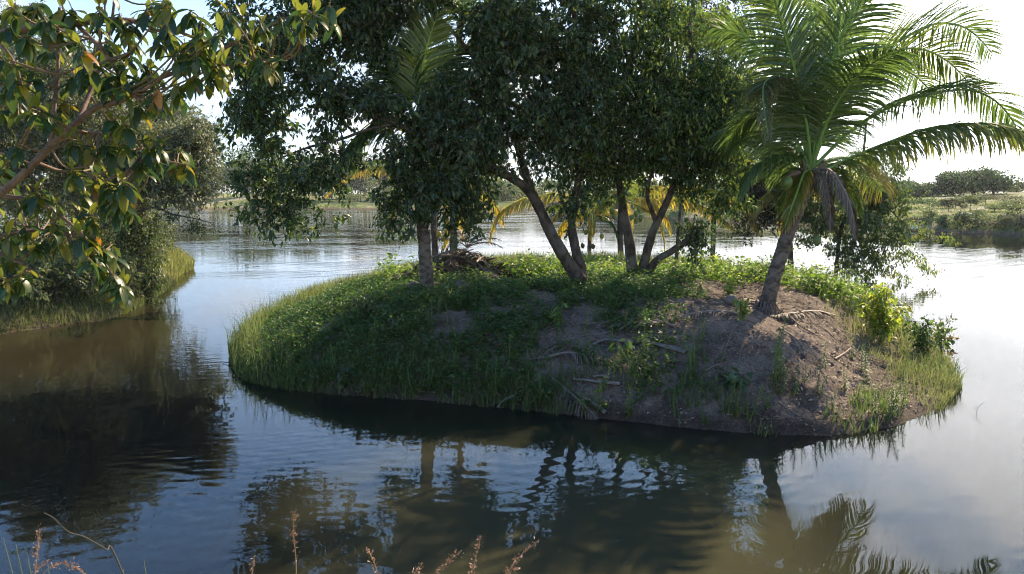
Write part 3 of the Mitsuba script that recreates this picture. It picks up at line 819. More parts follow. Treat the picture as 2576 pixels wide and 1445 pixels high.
    bl = [blob(1600, 300, 150, 140, d - .2, 1.3, 90, n), blob(1790, 280, 90, 120, d - .3, 1.0, 50, n), blob(1820, 400, 70, 60, d - .4, .8, 22, n), blob(1740, 470, 80, 40, d - .2, .6, 9, n), blob(1480, 440, 50, 50, d, .5, 9, n), blob(1560, 130, 130, 140, d + .2, 1.4, 70, n), blob(1700, 330, 120, 110, d - .3, 1.1, 60, n), blob(1750, 400, 90, 60, d - .5, .9, 24, n), blob(1640, 410, 80, 40, d - .1, .7, 14, n),
          blob(1530, 400, 60, 50, d, .7, 14, n), blob(1800, 360, 70, 60, d - .5, .8, 22, n), blob(1790, 520, 40, 30, d - .3, .3, 4, n), blob(1700, 150, 110, 130, d + .4, 1.4, 60, n), blob(1620, -60, 200, 120, d + .4, 1.8, 80, n), blob(1490, 380, 60, 70, d, .7, 18, n), blob(1620, 370, 150, 70, d + .5, .9, 36, n), blob(1840, 470, 50, 50, d - .3, .6, 9, n), blob(1540, 480, 40, 30, d + .2, .4, 4, n)]
    bl += [blob(1500, 260, 90, 150, d + .1, 1.0, 44, n), blob(1500, 60, 110, 130, d + .3, 1.3, 50, n), blob(1680, 230, 120, 120, d + .2, 1.2, 50, n), blob(1830, 230, 90, 120, d + .2, 1.1, 40, n)]
    mango = make_tree('mango_tree', 'dark glossy tree of three stems spreading from one root, the lowest stem a bent stub', 'tree', stems, bl, (0.17, 0.064), 220, ((0.045, 0.09, 0.026), (0.06, 0.115, 0.03), (0.085, 0.14, 0.03), (0.16, 0.21, 0.035), (0.22, 0.26, 0.035)), (4, 4, 3, 1.0, .5), droop=0.6, spread=0.42, dense=0.95, material='glossy_leaf_material')

    rng = np.random.default_rng(15)
    mb = MB()
    for (x, y, e, m) in [(1446, 372, -.9, 26), (1478, 392, -1.0, 30), (1505, 366, -1.1, 22), (1460, 420, -.9, 20), (1520, 430, -1.0, 16), (1650, 250, -1.3, 22), (1700, 300, -1.4, 26), (1745, 315, -1.5, 30), (1790, 330, -1.4, 26), (1680, 350, -1.3, 22), (1735, 372, -1.4, 18),
                         (1560, 210, -1.2, 18), (1590, 100, -1.0, 22), (1630, 60, -1.0, 26), (1400, 90, -1.4, 22), (1430, 150, -1.3, 18), (1540, 290, -1.2, 18), (1800, 260, -1.3, 20), (1620, 160, -1.2, 18)]:
        p = A(x, y, e)
        pos = p + rng.normal(0, 1, (m * 2, 3)) * [.24, .2, .16]
        dd = nrm(rng.normal(0, .6, (m * 2, 3)) - [0, 0, .7])
        LL = rng.uniform(.12, .2, m * 2)
        mb.add(*leaf_blades(pos, dd, nrm(rng.normal(0, .7, (m * 2, 3)) + [0, 0, .8]), LL, LL * .34, .3, .25, palette(rng, m * 2, ((0.14, 0.21, 0.03), (0.22, 0.26, 0.035), (0.08, 0.13, 0.028)), (3, 2, 2))))
    stuffy(mb.build(f'{mango}__young_foliage', 'glossy_leaf_material'))

    # bright leaved tree reaching over from behind, top of the island
    b = on_isle(1790, 668)
    d = b[1]
    A = lambda x, y, e=0: at(x, y, d + e)
    stems = [([b - [0, 0, .2], b, A(1795, 560, 0), A(1790, 440, .1), A(1770, 300, .2), A(1755, 150, .2), A(1740, -20, .3)], 0.13, 0.05), ([A(1770, 300, .2), A(1830, 200, 0), A(1850, 90, -.2)], 0.06, 0.025)]
    bl = [blob(1790, 230, 120, 120, d, 1.6, 100, 60), blob(1850, 380, 80, 100, d + .5, 1.2, 50, 60), blob(1910, 470, 80, 60, d + .5, 1.2, 24, 60), blob(1770, 60, 120, 100, d, 1.6, 60, 60), blob(1860, 250, 50, 90, d + .2, 1.2, 24, 60), blob(1895, 395, 90, 80, d + .3, 1.2, 44, 60), blob(1935, 510, 80, 70, d + .6, 1.0, 46, 60), blob(1880, 550, 50, 50, d + .5, .7, 16, 60), blob(1960, 430, 70, 70, d + .6, 1.0, 30, 60)]
    make_tree('small_leaved_tree', 'dusky tree of fine small leaves filling the gap beside the leaning palm crown', 'tree', stems, bl, (0.15, 0.066), 240, ((0.035, 0.055, 0.026), (0.055, 0.075, 0.03), (0.09, 0.06, 0.035)), (4, 3, 1), droop=0.4, spread=0.5, dense=2.0)
    b = on_isle(1700, 690)
    d = b[1] - 0.8
    A = lambda x, y, e=0: at(x, y, d + e)
    stems = [([b - [0, 0, .2], b, A(1705, 600, .6), A(1715, 450, .5), A(1700, 250, .3), A(1690, 80, 0), A(1690, -80, 0)], 0.07, 0.03), ([A(1700, 250, .3), A(1720, 120, -.1), A(1760, 60, -.3), A(1810, 50, -.4)], 0.035, 0.015)]
    bl = [blob(1700, 70, 80, 45, d - .5, .5, 36, 40), blob(1790, 60, 80, 45, d - .6, .5, 36, 40), blob(1660, 10, 90, 45, d - .4, .6, 30, 40), blob(1850, 85, 50, 30, d - .5, .4, 14, 40)]
    make_tree('lime_leaved_tree', 'slender tree with sunlit lime green drooping leaves high among the dark crowns', 'tree', stems, bl, (0.20, 0.062), 260, ((0.19, 0.29, 0.035), (0.24, 0.31, 0.04), (0.12, 0.2, 0.03), (0.36, 0.31, 0.03)), (4, 3, 2, .6), droop=1.0, spread=0.32)

    # jackfruit tree behind the leaning palm
    b = on_isle(2085, 668)
    d = b[1] - 1.5
    A = lambda x, y, e=0: at(x, y, d + e)
    b = np.array([A(2100, 640)[0], d, 0])
    b[2] = isle_z(b[:1], b[1:2])[0]
    stems = [([b - [0, 0, .2], b, A(2112, 600, 0), A(2130, 540, 0), A(2150, 480, 0), A(2170, 400, .1), A(2180, 300, .2)], 0.10, 0.04),
             ([A(2150, 480, 0), A(2210, 500, -.2), A(2260, 550, -.3), A(2310, 590, -.4), A(2370, 602, -.4)], 0.035, 0.012),
             ([A(2150, 520, 0), A(2220, 580, -.2), A(2280, 640, -.3), A(2330, 670, -.3)], 0.028, 0.01),
             ([A(2112, 600, 0), A(2080, 540, -.2), A(2062, 480, -.3)], 0.04, 0.02)]
    bl = [blob(2170, 540, 85, 90, d - .1, .9, 50, 56), blob(2190, 640, 60, 50, d - .2, .6, 18, 50), blob(2120, 600, 70, 80, d, .6, 22, 50), blob(2260, 590, 50, 60, d - .3, .5, 12, 46), blob(2230, 500, 70, 60, d, .7, 20, 50), blob(2200, 440, 90, 80, d + .3, .9, 36, 56), blob(2080, 480, 70, 70, d, .8, 30, 56), blob(2050, 560, 60, 60, d + .2, .7, 22, 56), blob(2010, 500, 50, 60, d + .4, .7, 16, 56), blob(2140, 660, 60, 40, d, .6, 12, 50)]
    k = make_tree('jackfruit_tree', 'dense jackfruit tree behind the leaning palm, drooping over the water', 'tree', stems, bl, (0.15, 0.07), 280, ((0.05, 0.095, 0.026), (0.075, 0.13, 0.03), (0.12, 0.18, 0.032), (0.22, 0.26, 0.035)), (4, 4, 3, 1.2), droop=0.8, spread=0.42, dense=1.9)
    rng = np.random.default_rng(5)
    mb = MB()
    tips = [(2250, 555, 3), (2290, 575, 6), (2310, 600, 7), (2330, 585, 6), (2370, 604, 4), (2395, 610, 3), (2240, 620, 6), (2255, 655, 7), (2275, 640, 6), (2300, 655, 7), (2322, 672, 8), (2340, 690, 8), (2230, 690, 7), (2260, 700, 7), (2200, 690, 6), (2280, 610, 6),
            (2275, 710, 5), (2215, 660, 6), (2150, 690, 5), (2130, 665, 5), (2190, 720, 4)]
    for (x, y, m) in tips:
        p = A(x, y - 8, -.35 + rng.normal(0, .25))
        mm = m * 10
        pos = p + rng.normal(0, 1, (mm, 3)) * [.17, .17, .12]
        dd = nrm(rng.normal(0, .45, (mm, 3)) - [0, 0, 1.0])
        col = palette(rng, mm, ((0.15, 0.22, 0.03), (0.22, 0.26, 0.035), (0.10, 0.16, 0.03), (0.36, 0.27, 0.03)), (4, 3, 3, .7))
        LL = rng.uniform(.13, .21, mm)
        mb.add(*leaf_blades(pos, dd, nrm(rng.normal(0, 1, (mm, 3))), LL, LL * .34, .3, .2, col))
    stuffy(mb.build(f'{k}__young_foliage', 'leaf_material'))
    v, f = ellipsoid(at(2056, 606, d - .5), (.16, .15, .24), (.15, .1, 1), (14, 18))
    MB().add(rough(v, .03, 30, 4), f, (0.15, 0.19, 0.045)).build(f'{k}__jackfruit', 'fruit_material', True)

    MB().add(*tube(curve([at(2056, 594, d - .5), at(2060, 550, d - .42), A(2064, 500, -.3)], 8), np.linspace(.014, .022, 8), 6), (0.13, 0.11, 0.05)).build(f'{k}__fruit_stalk', 'fruit_material', True)

    # creeper hanging from the bent stub
    b = at(1752, 572, on_isle(1592, 704)[1] - .2)
    k = say(numbered('hanging_creeper'), 'curtain of heart shaped leaves hanging from the bent stub to the ground', 'creeper')
    rng = np.random.default_rng(9)
    st, lf = MB(), MB()
    for i in range(34):
        s = b + np.array([rng.normal(0, .22), rng.normal(0, .18), rng.uniform(-.05, .25)])
        ln = rng.uniform(.4, 1.35) if i > 9 else rng.uniform(.3, .7)
        off = np.array([rng.normal(.0, .16) + (0.25 if i < 10 else -0.02), rng.normal(0, .12), 0])
        q = curve([s, s + off * .5 - [0, 0, ln * .45], s + off * .8 - [0, 0, ln]], 12)
        st.add(*tube(q, .006, 4, cap=False), (0.1, 0.09, 0.05))
        m = int(ln * 24)
        t = rng.uniform(0, 1, m)
        pos = np.stack([np.interp(t, np.linspace(0, 1, 12), q[:, j]) for j in range(3)], -1) + rng.normal(0, .03, (m, 3))
        LL = rng.uniform(.08, .135, m)
        lf.add(*leaf_blades(pos, nrm(rng.normal(0, .5, (m, 3)) - [0, 0, .9]), nrm(rng.normal(0, 1, (m, 3)) + [0, -.6, .4]), LL, LL * .75, .2, .15, palette(rng, m, DARK, (4, 4, 2, .1))))
    stuffy(st.build(f'{k}__stem', 'dry_material'))
    stuffy(lf.build(f'{k}__foliage', 'leaf_material'))


make_island_trees()


# ------------------------------------------------------------------ the lake bank: small leaved trees and shrubs
def make_bank_trees():
    OLIVE = ((0.12, 0.15, 0.055), (0.16, 0.19, 0.07), (0.21, 0.22, 0.08), (0.075, 0.10, 0.045))
    b = on_land(205, 690)
    d = b[1]
    A = lambda x, y, e=0: at(x, y, d + e)
    stems = [([b - [0, 0, .2], b, A(204, 640, 0), A(206, 590, .1), A(200, 540, .2), A(170, 460, .3), A(140, 380, .4), A(110, 260, .5)], 0.16, 0.05),
             ([b + [.1, 0, 0], A(185, 620, .2), A(160, 570, .3), A(130, 530, .4), A(80, 450, .5), A(20, 380, .6)], 0.10, 0.03),
             ([A(206, 590, .1), A(260, 568, -.2), A(325, 543, -.4), A(385, 522, -.6), A(430, 538, -.7), A(480, 548, -.8), A(530, 560, -.8)], 0.06, 0.012),
             ([A(200, 540, .2), A(270, 500, 0), A(340, 450, -.1), A(420, 400, -.2), A(500, 370, -.2)], 0.07, 0.02),
             ([A(170, 460, .3), A(230, 380, .4), A(290, 300, .5), A(330, 260, .5)], 0.06, 0.02)]
    bl = [blob(60, 300, 170, 160, d + .6, 2.0, 110, 84), blob(220, 300, 150, 120, d + .5, 2.0, 95, 84), blob(370, 370, 110, 75, d + .2, 1.5, 62, 84), blob(460, 400, 85, 70, d, 1.1, 40, 84), blob(120, 480, 160, 90, d + .6, 1.6, 60, 84),
          blob(330, 480, 130, 70, d - .1, 1.1, 46, 80), blob(470, 480, 70, 50, d - .3, .8, 18, 74), blob(-80, 380, 120, 200, d + .6, 2, 60, 84), blob(120, 160, 150, 70, d + 1, 2, 44, 84), blob(500, 340, 50, 40, d - .1, .8, 14, 84)]
    make_tree('bank_tree', 'spreading small leaved tree with a pale trunk on the lake bank, boughs over the water', 'tree', stems, bl, (0.15, 0.062), 300, OLIVE, (4, 4, 2, 4), droop=0.3, spread=0.55, dense=1.9, material='bank_leaf_material')
    rng = np.random.default_rng(7)
    # leafy low branches over the water and the shrub on the point
    stems = [([on_land(330, 742) - [0, 0, .1], at(345, 690, d + .4), at(365, 640, d + .3), at(375, 590, d + .2), at(380, 560, d)], 0.05, 0.015)]
    bl = [blob(350, 600, 60, 60, d + .2, .7, 40, 60), blob(372, 680, 36, 80, d + .4, .6, 34, 56), blob(385, 755, 20, 28, d - .1, .3, 8, 50), blob(310, 650, 70, 80, d + .8, .9, 44, 60), blob(300, 740, 60, 40, d + .2, .6, 18, 50), blob(440, 552, 60, 18, d - .7, .3, 5, 40), blob(510, 570, 40, 18, d - .8, .3, 4, 34)]
    make_tree('bank_shrub', 'dark leafy shrub leaning from the edge of the bank over the water', 'shrub', stems, bl, (0.14, 0.062), 310, ((0.05, 0.085, 0.025), (0.08, 0.12, 0.03), (0.13, 0.16, 0.04)), (4, 3, 1), droop=0.5, spread=0.34)
    stems = [([on_land(215, 735) - [0, 0, .1], at(215, 700, d - .6), at(225, 670, d - .6)], 0.04, 0.015)]
    make_tree('bank_shrub', 'dark low shrub around the foot of the pale bank trunk', 'shrub', stems, [blob(240, 715, 70, 40, d - .7, .6, 22, 60), blob(150, 730, 60, 35, d - .8, .6, 14, 60)], (0.10, 0.05), 312, ((0.035, 0.06, 0.025), (0.05, 0.085, 0.03)), (1, 1), droop=0.4, spread=0.34)
    for i, (px, py, D, h, w, n, lab) in enumerate([(90, 760, 23.0, 1.1, 2.2, 44, 'low dark scrub at the bank edge in front of the pale trunk'), (190, 770, 24.2, 1.2, 2.0, 44, 'rounded dark green shrub mass on the edge of the bank'), (285, 750, 26.0, 1.5, 2.0, 50, 'rounded green shrub mass overhanging the water below the leaning shrub'), (345, 720, 29.0, 1.8, 2.0, 50, 'green shrub mass at the water edge next to the grassy point'), (350, 640, 33, 2.2, 3.0, 60, 'green thicket at the edge of the bank behind the leaning shrub'), (255, 640, 31, 2.8, 3.4, 70, 'thick leafy thicket between the pale trunk and the leaning shrub'), (40, 640, 29, 2.6, 4.0, 60, 'dense green thicket on the bank beyond the pale trunk'), (150, 620, 33, 3.0, 4.5, 70, 'tall dark thicket behind the pale bank trunk'), (300, 610, 35, 3.2, 4.0, 70, 'leafy thicket on the bank behind the low bough'), (70, 740, 23.5, 1.3, 2.4, 34, 'low scrubby thicket at the bank edge among brown grass'), (380, 600, 38, 2.6, 2.6, 40, 'dark thicket at the start of the grassy point')]):
        b = at(px, py, D)
        b[2] = land_z(b[:1], b[1:2])[0]
        make_tree('bank_thicket', lab, 'thicket', [([b - [0, 0, .1], b + [0, 0, h * .3], b + [.1, 0, h * .7]], .05, .02), ([b + [.3, 0, -.1], b + [.6, 0, h * .3], b + [1.0, 0, h * .6]], .04, .015), ([b + [-.3, 0, -.1], b + [-.6, 0, h * .3], b + [-1.1, 0, h * .6]], .04, .015)],
                  [(b + [0, 0, h * .5], (w * .5, 1.2, h * .5), n, 60)], (0.13, 0.055), 340 + i, ((0.09, 0.13, 0.04), (0.06, 0.095, 0.03), (0.14, 0.17, 0.05)), (3, 3, 2), droop=.4, spread=.45)
    # two more trees further along the bank
    for i, (px, py, D, lab, bl) in enumerate([
            (330, 560, 44.0, 'rounded olive green tree further along the bank behind the spreading tree', [(290, 290, 180, 110, 110), (440, 335, 100, 70, 50), (200, 420, 120, 100, 50), (360, 430, 120, 60, 40), (150, 230, 120, 90, 50)]),
            (-60, 560, 40.0, 'tall olive green tree deep on the bank, mostly behind the broad leaved branch', [(40, 170, 200, 160, 110), (-80, 320, 160, 180, 80)])]):
        b = at(px, py, D)
        b[2] = land_z(b[:1], b[1:2])[0]
        A = lambda x, y: at(x, y, D)
        stems = [([b - [0, 0, .3], b, (b + A(bl[0][0], bl[0][1])) / 2, A(bl[0][0], bl[0][1])], 0.2, 0.08)]
        make_tree('bank_tree', lab, 'tree', stems, [blob(x, y, rx, ry, D, 3.0, n, 60) for x, y, rx, ry, n in bl], (0.24, 0.11), 320 + i, OLIVE, (4, 4, 2, 4), droop=0.3, spread=0.9, dense=1.6, material='bank_leaf_material', twig_r=0.02)


make_bank_trees()


# ------------------------------------------------------------------ the broad leaved tree beside the camera
def make_near_tree():
    k = say(numbered('broad_leaved_tree'), 'tree reaching in with big glossy drooping leaves, some orange and yellow', 'tree')
    rng = np.random.default_rng(17)
    D = 4.0
    base = np.array([-4.3, 3.3, 0.0])
    base[2] = land_z(base[:1], base[1:2])[0]
    A = lambda x, y, e=0: at(x, y, D + e)
    limbs = [([base - [0, 0, .2], base + [0, 0, .5], base + [.1, .1, 1.3], base + [.35, .2, 2.2], base + [.5, .3, 3.4], base + [.6, .3, 4.6]], 0.14, 0.07, 'trunk'),
             ([base + [.25, .15, 1.75], A(-160, 560, -.2), A(-60, 522, -.05), A(0, 488), A(57, 440), A(104, 392), A(148, 348), A(196, 305), A(244, 270), A(296, 257), A(335, 240), A(385, 205, .1), A(450, 180, .2), A(505, 160, .3), A(560, 125, .4), A(620, 90, .4), A(700, 55, .4), A(770, 25, .4)], 0.023, 0.005, 'branch'),
             ([A(125, 362), A(131, 344), A(136, 290), A(140, 230, .05), A(146, 174, .05), A(144, 105, .1), A(150, 20, .1)], 0.014, 0.007, 'branch'),
             ([A(140, 356), A(180, 345), A(226, 335, -.1), A(290, 338, -.1), A(331, 348, -.1), A(370, 383, -.1), A(418, 405, -.05), A(466, 415)], 0.011, 0.005, 'branch'),
             ([A(-40, 490, -.1), A(0, 494), A(78, 503), A(131, 527), A(174, 562), A(215, 600), A(260, 660), A(288, 700)], 0.013, 0.006, 'branch'),
             ([A(90, 408), A(150, 430, .15), A(215, 435, .2), A(260, 470, .2), A(300, 500, .2)], 0.009, 0.005, 'branch'),
             ([base + [.5, .3, 3.2], A(-150, 120, .3), A(-20, 90, .2), A(80, 70, .1), A(190, 60), A(300, 50), A(420, 70, .2), A(500, 100, .3)], 0.03, 0.007, 'branch'),
             ([A(-20, 90, .2), A(30, 150, .1), A(60, 230, .1), A(85, 300, .2)], 0.011, 0.005, 'branch'),
             ([A(190, 60), A(260, 130, -.1), A(300, 190, -.1), A(330, 235, -.1)], 0.011, 0.005, 'branch'),
             ([A(420, 70, .2), A(440, 150, .2), A(470, 200, .2)], 0.009, 0.005, 'branch'),
             ([A(505, 160, .3), A(570, 165, .3), A(640, 150, .3), A(690, 155, .3)], 0.008, 0.004, 'branch'),
             ([base + [.2, .1, 1.1], A(-200, 640, -.2), A(-60, 610, 0), A(20, 590, .1), A(100, 580, .2), A(200, 590, .2)], 0.02, 0.006, 'branch'),
             ([A(-60, 610, 0), A(0, 640), A(50, 660), A(75, 680)], 0.012, 0.006, 'branch'),
             ([A(196, 305), A(230, 225, .15), A(262, 140, .25), A(280, 60, .3), A(290, -20, .3)], 0.013, 0.006, 'branch')]
    nodes = []
    for pts, r0, r1, name in limbs:
        q = curve(pts, 9 * len(pts))
        r = np.linspace(r0, r1, len(q)) * (1 + .12 * (meshkit.noise(q * 30, 3) - .5))
        v, f = tube(q, r, 10)
        kk = numbered(f'{k}__{name}')
        scene[kk] = mikit.ply((rough(v, r0 * .15, 14, 5), f), 'near_bark_material', smooth=True)
        nodes.append(q)
    nodes = np.vstack(nodes)
    ros = [(30, 20), (110, 40), (180, 20), (240, 60), (300, 36), (370, 20), (420, 60), (480, 26), (510, 84), (60, 90), (130, 120), (200, 110), (270, 110), (330, 130), (400, 100), (450, 130), (520, 120), (570, 140), (300, 180), (350, 195), (395, 225), (450, 215), (490, 195),
           (560, 160), (600, 105), (640, 112), (660, 56), (705, 44), (745, 22), (790, 28), (650, 140), (690, 140), (610, 40), (560, 30), (830, 10), (20, 150), (20, 205), (60, 220), (8, 270), (150, 262), (122, 288), (70, 170), (92, 268), (190, 190), (270, 200), (380, 240), (410, 252),
           (285, 300), (312, 310), (178, 350), (205, 372), (270, 355), (312, 355), (340, 338), (372, 366), (402, 400), (438, 400), (462, 412), (28, 370), (8, 420), (210, 445), (262, 455), (308, 452), (180, 425), (262, 494), (290, 500), (312, 512), (70, 490), (104, 470), (16, 450),
           (18, 590), (62, 570), (100, 596), (30, 642), (62, 682), (8, 700), (134, 556), (200, 535), (150, 596), (226, 565), (250, 636), (282, 615), (286, 688), (304, 716), (198, 588), (220, 646), (420, 10), (250, 10), (330, 60), (150, 75), (80, 10), (15, 60), (225, 160), (370, 160), (480, 150)]
    tw, rest, parts = MB(), MB(), []
    GREEN = ((0.030, 0.070, 0.022), (0.048, 0.090, 0.022), (0.085, 0.12, 0.022), (0.17, 0.175, 0.022), (0.29, 0.235, 0.02), (0.21, 0.115, 0.02), (0.42, 0.17, 0.015))
    ros = ros + [(x + rng.normal(0, 26), y + rng.normal(0, 22)) for (x, y) in ros if rng.random() < .95]
    for (x, y) in ros:
        e = rng.uniform(-.45, .5)
        p = at(x, y, D + e)
        j = int(np.argmin(np.linalg.norm(nodes - p, axis=1)))
        a = nodes[j]
        L = np.linalg.norm(p - a)
        q = curve([a, (a + p) / 2 + [0, 0, -.12 * L] + rng.normal(0, .05, 3) * L, p], 8)
        tw.add(*tube(q, np.linspace(.0055, .0035, 8), 6), np.array([0.15, 0.10, 0.06]))
        ax = nrm(q[-1] - q[-3] + [0, 0, .15])
        m = rng.integers(7, 12)
        az = np.arange(m) * 2.399 + rng.uniform(0, 6)
        o1 = nrm(np.cross(ax, [.2, .9, .3]))
        o2 = np.cross(ax, o1)
        out = o1 * np.cos(az)[:, None] + o2 * np.sin(az)[:, None]
        young = np.arange(m) >= m - rng.integers(0, 3)
        hang = rng.uniform(.25, 1.1, (m, 1))
        dirs = nrm(out * .75 + ax * .25 - np.array([0, 0, 1.0]) * hang)
        dirs[young] = nrm(out[young] * .5 + ax * .8 + [0, 0, .45])
        LL = rng.uniform(.056, .12, m) * np.where(young, .75, 1)
        cw = np.array([6, 6, 4.5, 2.4, .5, .14, .08])
        col = palette(rng, m, GREEN, cw, .18)
        col[young] = palette(rng, int(young.sum()), ((0.21, 0.235, 0.03), (0.16, 0.19, 0.03), (0.30, 0.26, 0.03)), (3, 2, 1), .15)
        pos = p - ax * np.linspace(.05, 0, m)[:, None]
        nor = nrm(np.array([0, 0, 1.0]) + ax * .3 + .25 * rng.normal(0, 1, (m, 3)) + out * .25)
        for i in range(m):
            parts.append((pos[i], dirs[i], nor[i], LL[i], LL[i] * rng.uniform(.36, .46), col[i], rng.uniform(.15, .55)))
    vis = []
    for i, (p, d_, n_, L, W, c, cu) in enumerate(parts):
        s = p + d_ * L * .5 - EYE
        dep = s @ FWD
        X, Y = 1288 + 2012.5 * s[0] / dep, 722.5 - 2012.5 * (s @ UPV) / dep
        ins = (-30 < X < 2600) and (-30 < Y < 1470)
        vis.append(L / dep * abs(np.linalg.norm(np.cross(d_, s / np.linalg.norm(s)))) * (1 if ins else 0))
    order = np.argsort(-np.array(vis))
    for rank, i in enumerate(order):
        p, d_, n_, L, W, c, cu = parts[i]
        v, f, cc = leaf_blades(p[None], d_[None], n_[None], np.array([L]), np.array([W]), .22, cu, c[None], 5)
        pet, pf = tube(np.array([p - d_ * .018, p, p + d_ * .03]), .0018, 4)
        if rank < 300:
            # the leaf reddens or yellows in patches towards its edge
            MB().add(v, f, cc).add(pet, pf, (0.22, 0.2, 0.06)).build(f'{k}__leaf', 'glossy_leaf_material', True)
        else:
            rest.add(v, f, cc).add(pet, pf, (0.22, 0.2, 0.06))
    stuffy(rest.build(f'{k}__foliage', 'glossy_leaf_material', True))
    stuffy(tw.build(f'{k}__twigs', 'dry_material', True))


def near_bark(p, n, uv):
    g = mikit.fbm(p.x * 60, p.y * 60, p.z * 60, 3)
    h = mikit.fbm(p.x * 9, p.y * 9, p.z * 9, 3)
    return mikit.mix(mi.Color3f(0.085, 0.052, 0.04), mi.Color3f(0.18, 0.118, 0.092), mikit.smoothstep(.3, .7, .5 * g + .5 * h))


scene['near_bark_material'] = {'type': 'twosided', 'bsdf': {'type': 'principled', 'base_color': mikit.proc(near_bark), 'roughness': 0.75, 'specular': 0.3}}
make_near_tree()


# ------------------------------------------------------------------ grass and ground cover of the island
def scatter(n, box, test, rng):
    x, y = rng.uniform(box[0], box[1], n), rng.uniform(box[2], box[3], n)
    s = segdist(np.stack([x, y], -1), ISLE)
    keep = (s > -0.12) & (rng.random(n) < test(x, y, s))
    x, y = x[keep], y[keep]
    return np.stack([x, y, np.maximum(isle_z(x, y), 0) - .02], -1), s[keep]


HEAP = on_isle(1155, 706, hi=20.6)


def off_heap(x, y):
    return ((x - HEAP[0]) / 1.75) ** 2 + ((y - HEAP[1] - .1) / 1.1) ** 2 > 1


def make_ground_cover():
    rng = np.random.default_rng(41)
    m = MB()
    # tall grass of the long slope
    p, s = scatter(34000, (-7.4, -0.5, 13.5, 30), lambda x, y, s: sstep(-1.6, -4.3, x + 0.35 * (y - 15) * (y < 20)) * np.clip(fb(x, y, .8, 31) * 2.6 - .8, 0.05, 1) * np.where(y < 17, .7, 1), rng)
    m.add(*grass_blades(p, rng.uniform(.10, .5, len(p)) * (.35 + 1.0 * fb(p[:, 0], p[:, 1], 1.1, 37)), .007, 1.15, rng, (0.06, 0.14, 0.025), (0.14, 0.22, 0.04), (0.22, 0.25, 0.08)))
    p, s = scatter(9000, (-7.6, -4.2, 14.5, 24), lambda x, y, s: (s < .35) * .22, rng)
    m.add(*grass_blades(p, rng.uniform(.5, 1.15, len(p)), .005, .5, rng, (0.07, 0.12, 0.03), (0.16, 0.19, 0.06), (0.25, 0.24, 0.1)))
    # edge of the near waterline, tufts
    p, s = scatter(26000, (-6, 9.5, 11.7, 17), lambda x, y, s: (s < .9) * sstep(.42, .62, fb(x, y, 1.3, 33) + .1 * (x < 1)) * .8, rng)
    m.add(*grass_blades(p, rng.uniform(.15, .45, len(p)), .009, .8, rng, (0.06, 0.12, 0.025), (0.13, 0.18, 0.05), (0.24, 0.23, 0.1)))
    say(m.build('slope_grass', 'grass_material'), 'long green grass covering the shaded slope and the near waterline of the island', 'grass', kind='stuff')
    m = MB()
    p, s = scatter(70000, (-7.2, 12, 24, 36.5), lambda x, y, s: np.clip((y - 25) / 5 + (s < 1.6), 0, 1) * .75 * np.clip(fb(x, y, .6, 77) * 2.4 - .5, .1, 1), rng)
    m.add(*grass_blades(p, rng.uniform(.3, .85, len(p)), .011, .45, rng, (0.12, 0.17, 0.04), (0.22, 0.25, 0.08), (0.3, 0.3, 0.13)))
    p, s = scatter(26000, (-7.6, -3, 17, 33), lambda x, y, s: (s < .5) * .9, rng)
    m.add(*grass_blades(p, rng.uniform(.3, .8, len(p)), .009, .4, rng, (0.10, 0.16, 0.04), (0.19, 0.23, 0.07), (0.3, 0.3, 0.13)))
    say(m.build('rim_grass', 'grass_material'), 'pale sunlit grass along the far rim of the island', 'grass', kind='stuff')
    m = MB()
    p, s = scatter(70000, (5.6, 12.2, 12.6, 26), lambda x, y, s: sstep(2.4, .3, s - .12 * (y - 13)) * sstep(6.7, 8.3, x) * np.clip(fb(x, y, 1.1, 35) * 2.6 - .75, .07, 1), rng)
    m.add(*grass_blades(p, rng.uniform(.1, .5, len(p)) * (.5 + .9 * fb(p[:, 0], p[:, 1], .9, 39)), .006, .95, rng, (0.12, 0.17, 0.05), (0.26, 0.27, 0.11), (0.36, 0.33, 0.18)))
    say(m.build('shore_grass', 'grass_material'), 'sunlit wiry grass on the bright tip of the island beside the yellow bush', 'grass', kind='stuff')

    # leafy weeds: short sprigs with small leaves
    def sprigs(p, h, n, L, cols, w, rng, up=.8):
        idx = np.repeat(np.arange(len(p)), n)
        t = rng.uniform(.2, 1, len(idx))
        hh = np.broadcast_to(h, (len(p),))[idx]
        lean = rng.normal(0, .25, (len(p), 3)) * [1, 1, 0]
        pos = p[idx] + (np.array([0, 0, 1.0]) + lean[idx] * t[:, None]) * (hh * t)[:, None]
        az = rng.uniform(0, 2 * PI, len(idx))
        d = np.stack([np.cos(az), np.sin(az), rng.uniform(-.2, up, len(idx))], -1)
        LL = L * rng.uniform(.6, 1.2, len(idx)) * rng.choice([.55, .8, 1.0, 1.5], len(p), p=[.25, .3, .3, .15])[idx]
        col = palette(rng, len(idx), cols, w)
        return leaf_blades(pos, d, np.array([0, 0, 1.0]) + .5 * rng.normal(0, 1, (len(idx), 3)), LL, LL * .48, .2, .2, col)
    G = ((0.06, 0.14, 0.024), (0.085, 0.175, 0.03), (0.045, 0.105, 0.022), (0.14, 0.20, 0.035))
    m = MB()
    p, s = scatter(44000, (-6.9, 4.5, 13, 22.5), lambda x, y, s: np.clip(1.3 * sstep(3.8, .4, x) * sstep(.30 - .12 * (x < -2), .48 - .12 * (x < -2), fb(x, y, .75, 51)) + .5 * sstep(.5, .6, fb(x, y, .9, 53)) * (y > 16.5), 0, 1) * (s > .03) * off_heap(x, y), rng)
    m.add(*sprigs(p, rng.uniform(.06, .34, len(p)) * (.6 + .9 * fb(p[:, 0], p[:, 1], 1.0, 57)), 9, .07, G, (4, 3, 3, 1), rng))
    say(m.build('shade_weeds', 'leaf_material'), 'small leafy weeds spread over the shaded slope of the island', 'weeds', kind='stuff')
